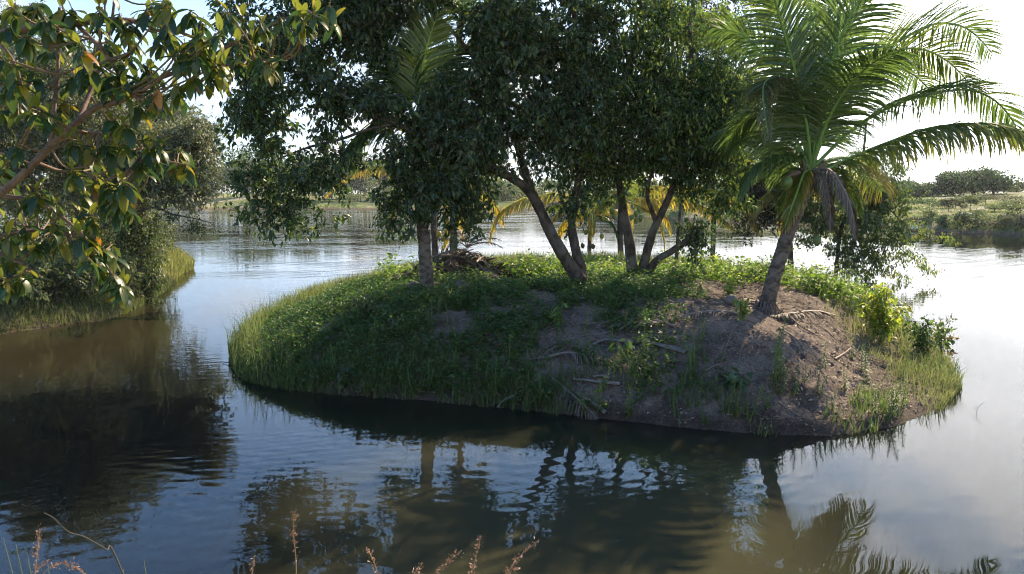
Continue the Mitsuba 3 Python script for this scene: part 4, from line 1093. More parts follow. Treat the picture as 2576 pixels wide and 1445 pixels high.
    m = MB()
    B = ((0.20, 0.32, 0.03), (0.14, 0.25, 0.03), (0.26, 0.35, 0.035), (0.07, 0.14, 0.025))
    p, s = scatter(15000, (-3.5, 11.5, 19.2, 30), lambda x, y, s: (s > .5) * sstep(19.0 - .35 * np.clip(x - 3, 0, 4), 20.6, y + 1.2 * (fb(x, y, .8, 61) - .5)) * sstep(31, 25, y) * np.clip(fb(x, y, .9, 63) * 2.4 - .5, .12, 1) * off_heap(x, y), rng)
    m.add(*sprigs(p, rng.uniform(.12, .75, len(p)) * (.45 + 1.1 * fb(p[:, 0], p[:, 1], .7, 67)), 12, .115, B, (4, 3, 2, 2), rng))
    say(m.build('sunlit_weeds', 'leaf_material'), 'bright green leafy weeds in the sun behind the tree trunks', 'weeds', kind='stuff')

    # litter: dead leaflets and crumbs of bark on the bare soil
    m = MB()
    p, s = scatter(52000, (-4, 8.6, 12, 21), lambda x, y, s: (s > .1) * sstep(-2.5, .5, x) * np.clip(fb(x, y, 1.0, 71) * 2.4 - .5, .16, 1) * .8, rng)
    p[:, 2] += .028
    az = rng.uniform(0, 2 * PI, len(p))
    LL = rng.uniform(.03, .11, len(p))
    col = palette(rng, len(p), ((0.24, 0.17, 0.12), (0.15, 0.10, 0.075), (0.33, 0.27, 0.21), (0.09, 0.06, 0.045)), (3, 4, 1.2, 3))
    m.add(*leaf_blades(p, np.stack([np.cos(az), np.sin(az), rng.normal(.05, .25, len(p))], -1), np.array([0, 0, 1.0]) + .35 * rng.normal(0, 1, (len(p), 3)), LL, LL * rng.uniform(.15, .55, len(p)), .3, .15, col))
    # thin dead stalks
    p, s = scatter(4200, (-3, 8.6, 12.2, 20.5), lambda x, y, s: (s > .15) * sstep(-1.5, 1, x) * sstep(.42, .6, fb(x, y, .8, 73)), rng)
    for q in p:
        a = rng.uniform(0, PI)
        L = rng.uniform(.12, .6)
        h = np.array([math.cos(a), math.sin(a), 0]) * L / 2
        e0, e1 = q - h, q + h
        for e in (e0, e1):
            e[2] = max(isle_z(e[:1], e[1:2])[0], 0) + .02 + rng.random() * .03
        m.add(*tube(np.array([e0, (e0 + e1) / 2 + [0, 0, .015], e1]), [.006, .005, .003], 4, cap=False), np.array([0.25, 0.19, 0.14]) * rng.uniform(.45, 1.25))
    p, s = scatter(5200, (-3, 8.4, 12, 18.5), lambda x, y, s: (s > .03) * sstep(-1, 1.5, x) * np.clip(fb(x, y, 1.2, 79) * 2.6 - .8, .05, 1) * .6, rng)
    oct_v = np.array([[1, 0, 0], [-1, 0, 0], [0, 1, 0], [0, -1, 0], [0, 0, 1], [0, 0, -1.0]])
    oct_f = np.array([[0, 2, 4], [2, 1, 4], [1, 3, 4], [3, 0, 4], [2, 0, 5], [1, 2, 5], [3, 1, 5], [0, 3, 5]])
    r = rng.uniform(.012, .05, (len(p), 1, 1)) * rng.uniform(.5, 1, (len(p), 1, 3))
    a = rng.uniform(0, 6.3, len(p))
    rot = np.zeros((len(p), 3, 3))
    rot[:, 0, 0], rot[:, 0, 1], rot[:, 1, 0], rot[:, 1, 1], rot[:, 2, 2] = np.cos(a), -np.sin(a), np.sin(a), np.cos(a), 1
    v = np.einsum('nij,nkj->nki', rot, oct_v[None] * r) + (p + [0, 0, .02])[:, None]
    m.add(v.reshape(-1, 3), (oct_f[None] + 6 * np.arange(len(p))[:, None, None]).reshape(-1, 3), np.repeat(palette(rng, len(p), ((0.15, 0.115, 0.092), (0.10, 0.075, 0.06)), (1, 1)), 6, 0))
    say(m.build('leaf_litter', 'dry_material'), 'dry leaflets, stalks and bark crumbs strewn over the bare soil', 'litter', kind='stuff')


make_ground_cover()


# ------------------------------------------------------------------ single plants on the island
def herb_mesh(seed, h=.36):
    rng = np.random.default_rng(seed)
    st, lf = MB(), MB()
    ns = rng.integers(1, 3)
    for j in range(ns):
        off = rng.normal(0, .02, 3) * [1, 1, 0]
        top = off + rng.normal(0, .05, 3) * [1, 1, 0] + [0, 0, h * (1 if j == 0 else .7)]
        q = curve([off, (off + top) / 2 + rng.normal(0, .012, 3), top], 10)
        st.add(*tube(q, np.linspace(.006, .003, 10), 5), (0.09, 0.14, 0.04))
        n = int(46 * (1 if j == 0 else .6))
        t = np.linspace(.12, 1, n)
        pos = np.stack([np.interp(t, np.linspace(0, 1, 10), q[:, k]) for k in range(3)], -1)
        az = np.arange(n) * 2.4 + rng.uniform(0, 6)
        d = np.stack([np.cos(az), np.sin(az), .15 + 1.1 * t ** 3], -1)
        L = (.085 - .045 * t) * rng.uniform(.8, 1.15, n) * h / .36
        col = palette(rng, n, ((0.065, 0.145, 0.03), (0.09, 0.175, 0.035)), (1, 1), .15) * (1 + .6 * t[:, None] ** 4)
        lf.add(*leaf_blades(pos, d, np.tile([0, 0, 1.0], (n, 1)) - d * .1, L, L * .30, .25, .35, col))
    return st, lf


def make_herbs():
    kinds = []
    for i in range(9):
        st, lf = herb_mesh(500 + i, (.30, .36, .42)[i % 3])
        a, b = st.arrays(), lf.arrays()
        kinds.append((mikit.ply(a[:2], 'fruit_material', color=a[2]), mikit.ply(b[:2], 'leaf_material', color=b[2])))
    X1 = lambda x, y: (1446.5 + .2441 * x, 786 + .2441 * y)
    X2 = lambda x, y: (566 + .3482 * x, 566 + .3482 * y)
    X3 = lambda x, y: (1384 + .4629 * x, 566 + .4629 * y)
    a = [(370, 380), (460, 600), (540, 790), (250, 820), (610, 660), (650, 690), (800, 690), (760, 480), (720, 500), (1060, 820), (1215, 560), (1215, 450), (1270, 320), (1360, 530), (1270, 690), (1190, 690), (2060, 700), (2120, 720), (1430, 910), (1660, 1080), (1770, 1120),
         (1530, 1060), (1360, 1170), (120, 1060), (250, 1040), (540, 1110), (2010, 1000), (230, 120), (80, 540), (180, 560), (90, 250), (90, 180), (1010, 120), (330, 190), (540, 200), (560, 1050), (1060, 1060), (2090, 860), (2250, 870), (2200, 640)]
    b = [(1080, 870), (1480, 760), (1620, 740), (1690, 900), (1660, 1070), (1860, 1070), (2080, 1000), (2200, 1080), (1010, 1060), (1150, 1080), (1330, 1080), (1500, 1000), (1180, 1180), (1360, 1230), (1460, 1200), (1050, 1200), (1240, 1130), (2240, 860), (2420, 900),
         (1850, 1190), (1950, 1220), (1750, 1240), (2280, 1290), (800, 1130), (880, 980), (1420, 560), (1560, 700), (1250, 760), (1320, 660), (1100, 640), (960, 760), (1780, 800), (1900, 640), (2040, 560), (1700, 620), (1840, 520)]
    c = [(1240, 728), (1390, 865), (1462, 925), (1640, 730), (1702, 792), (1722, 862), (1910, 890), (1604, 900), (1530, 1010), (1500, 780), (1790, 950), (1760, 1040), (1850, 1030), (1900, 1000), (1830, 1080)]
    rng = np.random.default_rng(77)
    sets = [([X1(*q) for q in a], 'leafy upright herb growing on the shaded brown soil below the leaning palm', 'herbs on the shaded brown soil'),
            ([X2(*q) for q in b], 'leafy upright herb on the green shaded slope below the heap of dead fronds', 'herbs on the green shaded slope'),
            ([X3(*q) for q in c], 'upright herb on the sunlit bare soil, casting its own small shadow', 'herbs on the sunlit bare soil')]
    herbs = []
    for pts, lab, grp in sets:
        for (x, y) in pts:
            p = on_isle(x, y)
            i = rng.integers(len(kinds))
            s = rng.uniform(.9, 1.7)
            m = T().translate((p - [0, 0, .01]).tolist()).rotate([0, 0, 1], float(rng.uniform(0, 360))).rotate([1, 0, 0], float(rng.normal(0, 7))).scale(float(s))
            k = numbered('herb')
            herbs.append((k, p, lab))
            scene[f'{k}__stem'] = {**kinds[i][0], 'to_world': m}
            scene[f'{k}__foliage'] = {**kinds[i][1], 'to_world': m}
            labels[f'{k}__foliage'] = {'kind': 'stuff'}
            say(k, lab, 'herb', grp)
    # each herb is told apart by its place next to something that can be found
    marks = [('the flared grey sheath', on_isle(1700, 880)), ('the broad leaved rosette on bare soil', on_isle(1848, 972)), ('the leaning palm foot', on_isle(1925, 782)), ('the sapling with three large leaves', on_isle(1574, 902)), ('the broken stalk at the waterline', on_isle(1505, 1030)),
             ('the mid slope sapling', on_isle(1408, 816)), ('the stalk sticking into the water', on_isle(1270, 1025)), ('the shrub half way down the grass', on_isle(920, 800)), ('the pale straight stalk', on_isle(1300, 910)), ('the palm foot with the husks', on_isle(1075, 735)),
             ('the rosette low on the grass', on_isle(870, 960)), ('the yellow green bush', on_isle(2215, 868)), ('the pale bent stick', on_isle(2120, 895)), ('the dark stick by the waterline', on_isle(1990, 1040)), ('the forked tree foot', on_isle(1470, 722))]
    rows = {}
    for k, p, lab in herbs:
        dist = [np.linalg.norm((p - q)[:2]) for _, q in marks]
        j = int(np.argmin(dist))
        rows.setdefault(j, []).append((dist[j], k, lab))
    for j, row in rows.items():
        for r, (_, k, lab) in enumerate(sorted(row)):
            labels[k]['label'] = f"{'sunlit' if 'sunlit' in lab else 'shaded'} upright green herb, {ORD[r]} one out from {marks[j][0]}"


def bush(key, label, category, base, h, w, n, L, aspect, cols, wts, seed, stems=6, droop=.9, curl=.35, rows=3, material='leaf_material', group=None):
    """A leafy bush or sapling: stems fanning from the base, leaves in whorls hanging from them."""
    k = say(numbered(key), label, category, group)
    rng = np.random.default_rng(seed)
    st = MB()
    P, A_ = [], []
    for j in range(stems):
        az, sp = rng.uniform(0, 2 * PI), rng.uniform(.2, 1)
        o = np.array([math.cos(az), math.sin(az), 0]) * w * .5 * sp
        hh = h * (1 - .35 * sp ** 2) * rng.uniform(.8, 1.05)
        q = curve([base - [0, 0, .05], base + o * .35 + [0, 0, hh * .5], base + o + [0, 0, hh]], 10)
        st.add(*tube(q, np.linspace(.014, .005, 10) * (h / 1.0) ** .5, 6), (0.17, 0.13, 0.07))
        m = n // stems
        t = rng.uniform(.18, 1, m) ** .8
        P.append(np.stack([np.interp(t, np.linspace(0, 1, 10), q[:, c]) for c in range(3)], -1) + rng.normal(0, w * .07, (m, 3)))
        A_.append(np.tile(o / (w * .5), (m, 1)))
    P, A_ = np.vstack(P), np.vstack(A_)
    az = rng.uniform(0, 2 * PI, len(P))
    d = np.stack([np.cos(az), np.sin(az), 0 * az], -1) * .8 + A_ * .5 + np.array([0, 0, 1.0]) * rng.uniform(-droop, .35, (len(P), 1))
    LL = L * rng.uniform(.6, 1.15, len(P))
    nor = np.array([0, 0, 1.0]) + .35 * rng.normal(0, 1, (len(P), 3))
    lf = MB().add(*leaf_blades(P, d, nor, LL, LL * aspect, .22, curl, palette(rng, len(P), cols, wts), rows))
    scene[f'{k}__stem'] = mikit.ply(st.arrays()[:2], 'fruit_material', smooth=True, color=st.arrays()[2])
    stuffy(lf.build(f'{k}__foliage', material, True))
    return k


def make_single_plants():
    YG = ((0.36, 0.44, 0.04), (0.24, 0.33, 0.04), (0.38, 0.40, 0.05), (0.15, 0.24, 0.03))
    DG = ((0.05, 0.095, 0.025), (0.07, 0.12, 0.03), (0.04, 0.075, 0.025))
    MG = ((0.15, 0.26, 0.035), (0.20, 0.31, 0.04), (0.11, 0.20, 0.03))
    p = on_isle(2215, 868)
    bush('yellow_green_bush', 'tall bush with glowing yellow green drooping leaves on the edge of the mound', 'bush', p, 1.45, 1.2, 620, .195, .42, YG, (3, 3, 2, 2), 600, stems=12)
    p = on_isle(2318, 900)
    bush('dark_bush', 'dark green bush between the yellow green bush and the water', 'bush', p, .9, 1.2, 460, .13, .42, DG + MG[:1], (3, 3, 2, 2), 601, stems=12, material='glossy_leaf_material')
    p = on_isle(2320, 850)
    bush('stalky_shrub', 'open shrub with arching stalks of small leaves above the dark bush', 'shrub', p, .8, .8, 220, .12, .3, ((0.10, 0.16, 0.035), (0.15, 0.2, 0.04)), (1, 1), 602, stems=12)
    p = on_isle(2368, 890)
    k = bush('round_leaved_bush', 'bush of round green leaves with a few orange leaves at the water edge', 'bush', p, .8, .8, 150, .15, .8, ((0.13, 0.21, 0.04), (0.10, 0.17, 0.03), (0.5, 0.13, 0.02)), (6, 5, .6), 603, stems=8)
    p = on_isle(2130, 745)
    bush('dark_bush', 'dark low bush at the top of the mound behind the yellow green bush', 'bush', p, .62, 1.3, 360, .12, .42, DG, (3, 3, 2), 604, stems=16)
    p = on_isle(2050, 738)
    bush('dark_bush', 'dark low bush just behind the foot of the leaning palm', 'bush', p, .5, 1.1, 260, .12, .42, DG + MG[:1], (3, 3, 2, 1), 605, stems=14)
    p = on_isle(1832, 752)
    bush('sapling', 'lime green sapling on the crest above the grey fallen frond stalk', 'sapling', p, .42, .4, 60, .13, .45, MG, (1, 2, 1), 606, stems=5)
    p = on_isle(1868, 806)
    bush('sapling', 'sapling with drooping pointed leaves in front of the leaning palm foot', 'sapling', p, .50, .42, 60, .15, .42, MG, (1, 2, 1), 607, stems=5, droop=1.2)
    p = on_isle(1408, 816)
    bush('sapling', 'leafy green sapling in the middle of the shaded slope', 'sapling', p, .42, .5, 70, .14, .42, MG, (1, 1, 1), 608, stems=5, droop=1.1)
    p = on_isle(1574, 902)
    bush('sapling', 'sapling with three large hanging leaves beside the curved grey sheath', 'sapling', p, .44, .3, 22, .21, .42, MG, (1, 1, 1), 609, stems=4, droop=1.2)
    p = on_isle(1848, 972)
    bush('broad_leaved_weed', 'low rosette of broad dark leaves on the lower bare soil', 'weed', p, .3, .55, 46, .24, .5, ((0.05, 0.10, 0.035), (0.07, 0.125, 0.04)), (1, 1), 610, stems=9, droop=.7)
    p = on_isle(870, 960)
    bush('broad_leaved_weed', 'rosette of broad leaves low on the grassy slope near the water', 'weed', p, .3, .5, 40, .22, .5, ((0.05, 0.10, 0.035), (0.07, 0.125, 0.04)), (1, 1), 611, stems=9, droop=.7)
    for i, (x, y, h, w, n, lab) in enumerate([(920, 800, .5, .9, 260, 'dark broad leaved shrub half way down the grassy slope'), (1000, 845, .42, .8, 200, 'dark leafy shrub below the fallen brown husks on the slope'), (1310, 700, .6, 1.2, 300, 'dark leafy shrub in front of the heap of dead fronds'),
                                              (1262, 695, .7, .8, 200, 'dark twiggy shrub against the heap of dead fronds'), (1700, 690, .45, .9, 200, 'green shrub at the foot of the three stemmed tree'), (1760, 700, .5, .8, 200, 'dark shrub under the hanging creeper'),
                                              (1880, 705, .55, 1.3, 340, 'green shrub on the crest between the creeper and the leaning palm'), (1935, 655, .8, .9, 200, 'spreading shrub beyond the crest behind the leaning palm trunk'), (1430, 760, .3, .8, 150, 'low leafy shrub by the foot of the forked trunk'), (1520, 735, .25, .8, 120, 'pale leafy shrub between the two tree feet')]):
        bush('leafy_shrub', lab, 'shrub', on_isle(x, y, hi=20.4), h, w, n, .11, .5, DG + MG[2:] if i % 2 == 0 else DG[:2] + MG[:1], (2, 3, 2, 2) if i % 2 == 0 else (2, 2, 2), 620 + i, stems=12)
    # sprouting coconut by the palm
    k = say(numbered('coconut_seedling'), 'young coconut shoot with stiff pale green blades beside the palm trunk', 'seedling')
    b = on_isle(1046, 708)
    v, f = ellipsoid(b + [0, 0, .06], (.10, .10, .14), (.8, .2, .3))
    MB().add(rough(v, .02, 20, 1), f, (0.22, 0.19, 0.16)).build(f'{k}__husk', 'dry_material', True)
    rng = np.random.default_rng(3)
    for az, L, e in ((-1.9, .75, .9), (.5, .7, 1.2), (-.6, .6, 1.1), (2.0, .5, .8)):
        q = arc_frond(b + [0, 0, .1], az, e, L, .9)
        q = curve(q, 8)
        w = np.array([.012, .02, .04, .055, .06, .05, .03, .004])
        s = nrm(np.cross(np.gradient(q, axis=0), [0, 0, 1.0]))
        v = np.stack([q - s * w[:, None], q + [0, 0, -.012], q + s * w[:, None]], 1).reshape(-1, 3)
        f = []
        for i in range(7):
            for j in range(2):
                a = 3 * i + j
                f += [[a, a + 1, a + 4], [a, a + 4, a + 3]]
        MB().add(v, f, (0.20, 0.28, 0.04)).build(f'{k}__leaf', 'palm_leaf_material', True)


def lay(points, lift=.03):
    """Puts a run of (x, y) places of the picture on the island's surface."""
    q = np.array([on_isle(x, y) for x, y in points])
    return q + [0, 0, lift]


def make_fallen_things():
    # heap of dead fronds, each one a thing
    rng = np.random.default_rng(88)
    c0 = HEAP
    heads = [(-1.7, 1.5, 3.1), (-1.3, .7, 2.6), (1.6, .9, 2.8), (1.25, 1.5, 2.6), (2.2, .8, 2.2), (-2.6, .4, 1.9), (1.9, 1.2, 2.9), (-1.0, 1.0, 2.1), (2.7, 1.0, 2.0), (-2.1, 1.3, 2.4), (1.5, .5, 2.3), (2.0, .4, 2.6), (3.1, .5, 1.8), (-1.5, .4, 2.5), (1.0, .3, 2.2), (.3, .5, 1.8)]
    for i, (az, h, L) in enumerate(heads):
        c = c0 + np.array([rng.normal(-.1, .55), rng.normal(.1, .35), 0])
        a = c - np.array([math.sin(az), math.cos(az), 0]) * L * .35
        p = [a + np.array([math.sin(az), math.cos(az), 0]) * L * t for t in np.linspace(0, 1, 6)]
        for j, q in enumerate(p):
            t = j / 5
            q[2] = max(isle_z(q[:1], q[1:2])[0], 0) + .06 + (.35 + .55 * (i / len(heads))) * math.exp(-((q[0] - c0[0]) / 1.6) ** 2 - ((q[1] - c0[1]) / 1.0) ** 2) * (1 - .3 * t)
        k = say(numbered('dead_palm_frond'), f'dry grey brown palm frond, {ORD[i]} from the bottom of the heap', 'palm frond', 'dead fronds of the heap')
        rac, mb = frond_mesh(np.array(p), .62, 70, twist=rng.normal(0, .7), droop=.45, width=.022, cols=DEAD, seed=900 + i, r0=.028, start=.1, lift=.05)
        rac.build(f'{k}__stalk', 'dry_material', True)
        stuffy(mb.build(f'{k}__foliage', 'dry_material'))
    # dry fan standing on the heap
    k = say(numbered('dead_palm_frond'), 'stiff dry frond standing up like a fan on top of the heap', 'palm frond')
    c = HEAP + [.2, .2, .85]
    for j, (az, e) in enumerate([(-.9, 1.2), (-.5, 1.0), (.3, 1.1), (.9, .9), (1.3, .7), (1.6, .5), (-1.4, .7)]):
        rac, mb = frond_mesh(arc_frond(c, az, e, .95, 1.1), .22, 26, droop=.5, width=.018, cols=DEAD, seed=950 + j, r0=.012)
        rac.build(f'{k}__stalk', 'dry_material', True)
        stuffy(mb.build(f'{k}__foliage', 'dry_material'))
    # single fronds lying about
    for i, (pts, lab, L) in enumerate([([(1392, 962), (1420, 985), (1450, 1010), (1482, 1040), (1500, 1062)], 'dry frond with splayed leaflets lying at the waterline by the broken stalk', .42),
                                       ([(1700, 830), (1650, 815), (1590, 820), (1530, 815), (1470, 825)], 'brown frond lying flat across the bare crest under the sapling', .45),
                                       ([(1880, 800), (1800, 790), (1720, 800), (1650, 822)], 'dark old frond lying from the leaning palm foot across the crest', .4),
                                       ([(2100, 800), (2050, 790), (1990, 795), (1940, 800)], 'thin old frond lying behind the leaning palm foot on the mound', .35),
                                       ([(1380, 905), (1430, 895), (1500, 905), (1560, 920)], 'dead frond half buried among herbs in the middle of the slope', .4)]):
        k = say(numbered('fallen_frond'), lab, 'palm frond')
        rac, mb = frond_mesh(lay(pts, .05), L, 46, droop=.45, width=.02, cols=DEAD, seed=970 + i, r0=.026, lift=.05)
        rac.build(f'{k}__stalk', 'dry_material', True)
        stuffy(mb.build(f'{k}__foliage', 'dry_material'))
    # broad curved frond sheaths
    for i, (pts, w, lab) in enumerate([([(1490, 876), (1520, 862), (1560, 866), (1620, 866), (1680, 878), (1728, 892)], .085, 'long grey curved frond sheath lying among herbs, flared at one end'),
                                       ([(1440, 962), (1470, 964), (1505, 970), (1560, 974)], .06, 'grey curved frond sheath near the waterline'),
                                       ([(1492, 958), (1512, 954), (1534, 957)], .05, 'short grey sheath piece lying on the curved sheath'),
                                       ([(1450, 998), (1480, 1015), (1505, 1030), (1525, 1046)], .06, 'pale broken frond stalk slanting down to the waterline'),
                                       ([(1252, 1036), (1262, 1020), (1285, 1008), (1300, 998)], .05, 'pale broken stalk sticking out of the bank into the water'),
                                       ([(1230, 918), (1280, 908), (1330, 912), (1370, 905)], .035, 'pale straight stalk lying across the slope beside herbs'),
                                       ([(1835, 770), (1870, 764), (1905, 766), (1925, 776)], .05, 'grey stalk lying at the foot of the leaning palm')]):
        k = say(numbered('frond_sheath'), lab, 'frond sheath')
        q = curve(lay(pts, .05), 16)
        t = np.linspace(0, 1, 16)
        tn = nrm(np.gradient(q, axis=0))
        s = nrm(np.cross(tn, [0, 0, 1.0]))
        u = np.cross(s, tn)
        wd = w * (.35 + .65 * t ** 1.5)
        ang = np.linspace(-1.25, 1.25, 7)
        v = q[:, None] + s[:, None] * (np.sin(ang)[None, :] * wd[:, None])[..., None] + u[:, None] * ((1 - np.cos(ang))[None, :] * wd[:, None] * .8 - .02)[..., None] * -1
        v2 = v - u[:, None] * .008
        n = 16 * 7
        vv = np.vstack([v.reshape(-1, 3), v2.reshape(-1, 3)])
        g = grid(16, 7)
        edge = []
        for r in range(15):
            for cidx in (0, 6):
                a, b = r * 7 + cidx, (r + 1) * 7 + cidx
                edge += [[a, b, b + n], [a, b + n, a + n]]
        for cidx in range(6):
            for r in (0, 15):
                a, b = r * 7 + cidx, r * 7 + cidx + 1
                edge += [[a, b, b + n], [a, b + n, a + n]]
        vv = rough(vv, .014, 18, i)
        col = np.array([0.155, 0.135, 0.12]) * (0.75 + .5 * meshkit.noise(vv * [9, 9, 9], i))[:, None]
        MB().add(vv, np.vstack([g, g[:, ::-1] + n, edge]), col).build(f'{k}__blade', 'dry_material')
    # sticks and roots
    sticks = [([(1880, 862), (1868, 890), (1858, 918)], .014, 'straight stick standing aslant above the broad leaved rosette'), ([(1842, 880), (1825, 905), (1812, 928)], .012, 'thin stick leaning beside the straight stick'),
              ([(1960, 830), (2000, 856), (2020, 880), (2024, 902)], .022, 'dark root running down the shaded face of the mound'), ([(2100, 908), (2120, 895), (2140, 880)], .018, 'pale bent stick lying in the sun below the yellow green bush'),
              ([(1985, 800), (2020, 830), (2060, 850), (2075, 862)], .014, 'root crossing the bare mound behind the shaded face'), ([(2040, 815), (2075, 835), (2105, 862)], .012, 'thin root near the yellow green bush'),
              ([(2060, 930), (2085, 960)], .012, 'short stick on the sunlit bare soil'), ([(1640, 905), (1680, 915), (1720, 925)], .012, 'thin stick below the flared grey sheath'), ([(1750, 862), (1700, 870), (1650, 868)], .010, 'thin stick beside the flared grey sheath'),
              ([(1770, 940), (1800, 925), (1830, 915)], .014, 'pale stick beside the broad leaved rosette'), ([(1960, 1020), (1990, 1040), (2010, 1052)], .014, 'dark stick near the waterline at the edge of the sunlit soil'), ([(1145, 850), (1200, 858), (1280, 845), (1330, 870)], .010, 'wiry bent twig lying across the shaded slope'),
              ([(1150, 990), (1185, 968), (1200, 950)], .010, 'thin twig low on the green slope'), ([(1270, 805), (1290, 770), (1300, 750)], .016, 'pale stick leaning below the forked trunk'), ([(1610, 780), (1660, 765), (1700, 770)], .012, 'twig on the litter under the three stemmed tree')]
    for i, (pts, r, lab) in enumerate(sticks):
        k = numbered('fallen_stick')
        q = curve(lay(pts, .03), 10)
        if i < 2:
            q = q + np.linspace(.35, 0, 10)[:, None] * [0, 0, 1.0]
        v, f = tube(q, np.linspace(r, r * .5, 10), 7)
        MB().add(rough(v, r * .8, 12, i), f, np.array([0.22, 0.175, 0.14]) * (1.0 if 'pale' in lab else .55)).build(k, 'dry_material', True, exact=True)
        say(k, lab, 'stick')
    # old husks
    for i, (x, y, r, lab) in enumerate([(1042, 735, .15, 'weathered grey coconut husk beside the palm foot'), (1157, 735, .16, 'weathered brown coconut husk on the slope beside the palm'), (1838, 766, .13, 'grey husk on the crest by the lime green sapling'), (1585, 640, .12, 'pale husk in the bright weeds behind the trunks')]):
        p = on_isle(x, y)
        v, f = ellipsoid(p + [0, 0, r * .7], (r * .85, r * .8, r * 1.1), (.9, .3, .25), (14, 18))
        k = MB().add(rough(v, .03, 16, i), f, (0.15, 0.125, 0.105)).build('coconut_husk', 'dry_material', True)
        say(k, lab, 'coconut husk')
    # old fallen trunk at the far rim
    a, b = on_isle(1340, 640) + [0, 0, .16], on_isle(1440, 640) + [0, 0, .16]
    q = curve([a, (a + b) / 2 + [0, 0.1, .06], b], 14)
    v, f = tube(q, np.linspace(.22, .18, 14), 14)
    k = MB().add(rough(v, .09, 5, 3), f, (0.14, 0.12, 0.10)).build('fallen_log', 'dry_material', True)
    say(k, 'old grey log lying on the far rim behind the bright weeds', 'log')
    # twigs poking out of the lake
    for i, (pts, lab) in enumerate([([(3905 * .6289, 1655 * .6289), (3930 * .6289, 1625 * .6289)], 'thin bent twig standing in the bright water off the island tip'), ([(560, 915), (600, 918)], 'dark stick lying on the water at the grassy point of the island')]):
        k = numbered('water_twig')
        g = []
        for (x, y) in pts:
            d = np.array([(x - 1288) / 2012.5, 0, 0]) + FWD - (y - 722.5) / 2012.5 * UPV
            g.append(EYE + d * (EYE[2] / -d[2]))
        m = MB()
        if i == 0:
            m.add(*tube(curve([g[0] - [0, 0, .1], g[0] + [.02, 0, .09], g[0] + [.13, .02, .2]], 8), np.linspace(.004, .002, 8), 5), (0.12, 0.09, 0.07))
            m.add(*tube(curve([g[0] + [.01, 0, .06], g[0] + [-.05, 0, .09], g[0] + [.04, 0, .13]], 6), .0025, 4), (0.12, 0.09, 0.07))
        else:
            m.add(*tube(curve([g[0] + [0, 0, .01], (g[0] + g[1]) / 2 + [0, 0, .05], g[1] + [0, 0, .1]], 8), np.linspace(.008, .014, 8), 5), (0.10, 0.075, 0.06))
        say(m.build(k, 'dry_material', True, exact=True), lab, 'twig')


make_herbs()
make_single_plants()
make_fallen_things()


# ------------------------------------------------------------------ grass of the lake bank, shore plants, far trees
def make_bank_cover():
    rng = np.random.default_rng(51)

    def land(n, box, test):
        x, y = rng.uniform(box[0], box[1], n), rng.uniform(box[2], box[3], n)
        s = -segdist(np.stack([x, y], -1), LAKE)
        keep = (s > -.15) & (rng.random(n) < test(x, y, s))
        return np.stack([x[keep], y[keep], np.maximum(land_z(x[keep], y[keep]), 0) - .02], -1), s[keep]
    m = MB()
    p, s = land(110000, (-24, -11.5, 16, 34), lambda x, y, s: (s < 5) * np.clip(fb(x, y, .7, 3) * 2.5 - .45, .05, 1))
    m.add(*grass_blades(p, rng.uniform(.15, .5, len(p)), .010, .9, rng, (0.06, 0.10, 0.03), (0.15, 0.17, 0.06), (0.25, 0.2, 0.1)))
    say(m.build('bank_grass', 'grass_material'), 'tangled green and brown grass on the lake bank under the spreading tree', 'grass', kind='stuff')
    m = MB()
    p, s = land(70000, (-26, -13, 33, 50), lambda x, y, s: (s < 5) * sstep(33, 39, y))
    m.add(*grass_blades(p, rng.uniform(.25, .8, len(p)), .014, .6, rng, (0.15, 0.19, 0.05), (0.28, 0.28, 0.08), (0.32, 0.30, 0.11)))
    say(m.build('point_grass', 'grass_material'), 'tall sunlit yellow green grass on the point of the lake bank', 'grass', kind='stuff')
    m = MB()
    p, s = land(40000, (14, 75, 60, 150), lambda x, y, s: np.clip(sstep(9, 0, s) + .25, 0, 1) * np.clip(fb(x, y, .15, 5) * 2 - .4, 0.05, 1))
    m.add(*grass_blades(p, rng.uniform(.2, .6, len(p)), .05, .8, rng, (0.10, 0.15, 0.04), (0.24, 0.25, 0.09)))
    say(m.build('field_grass', 'grass_material'), 'rough grass of the open field on the far shore', 'grass', kind='stuff')


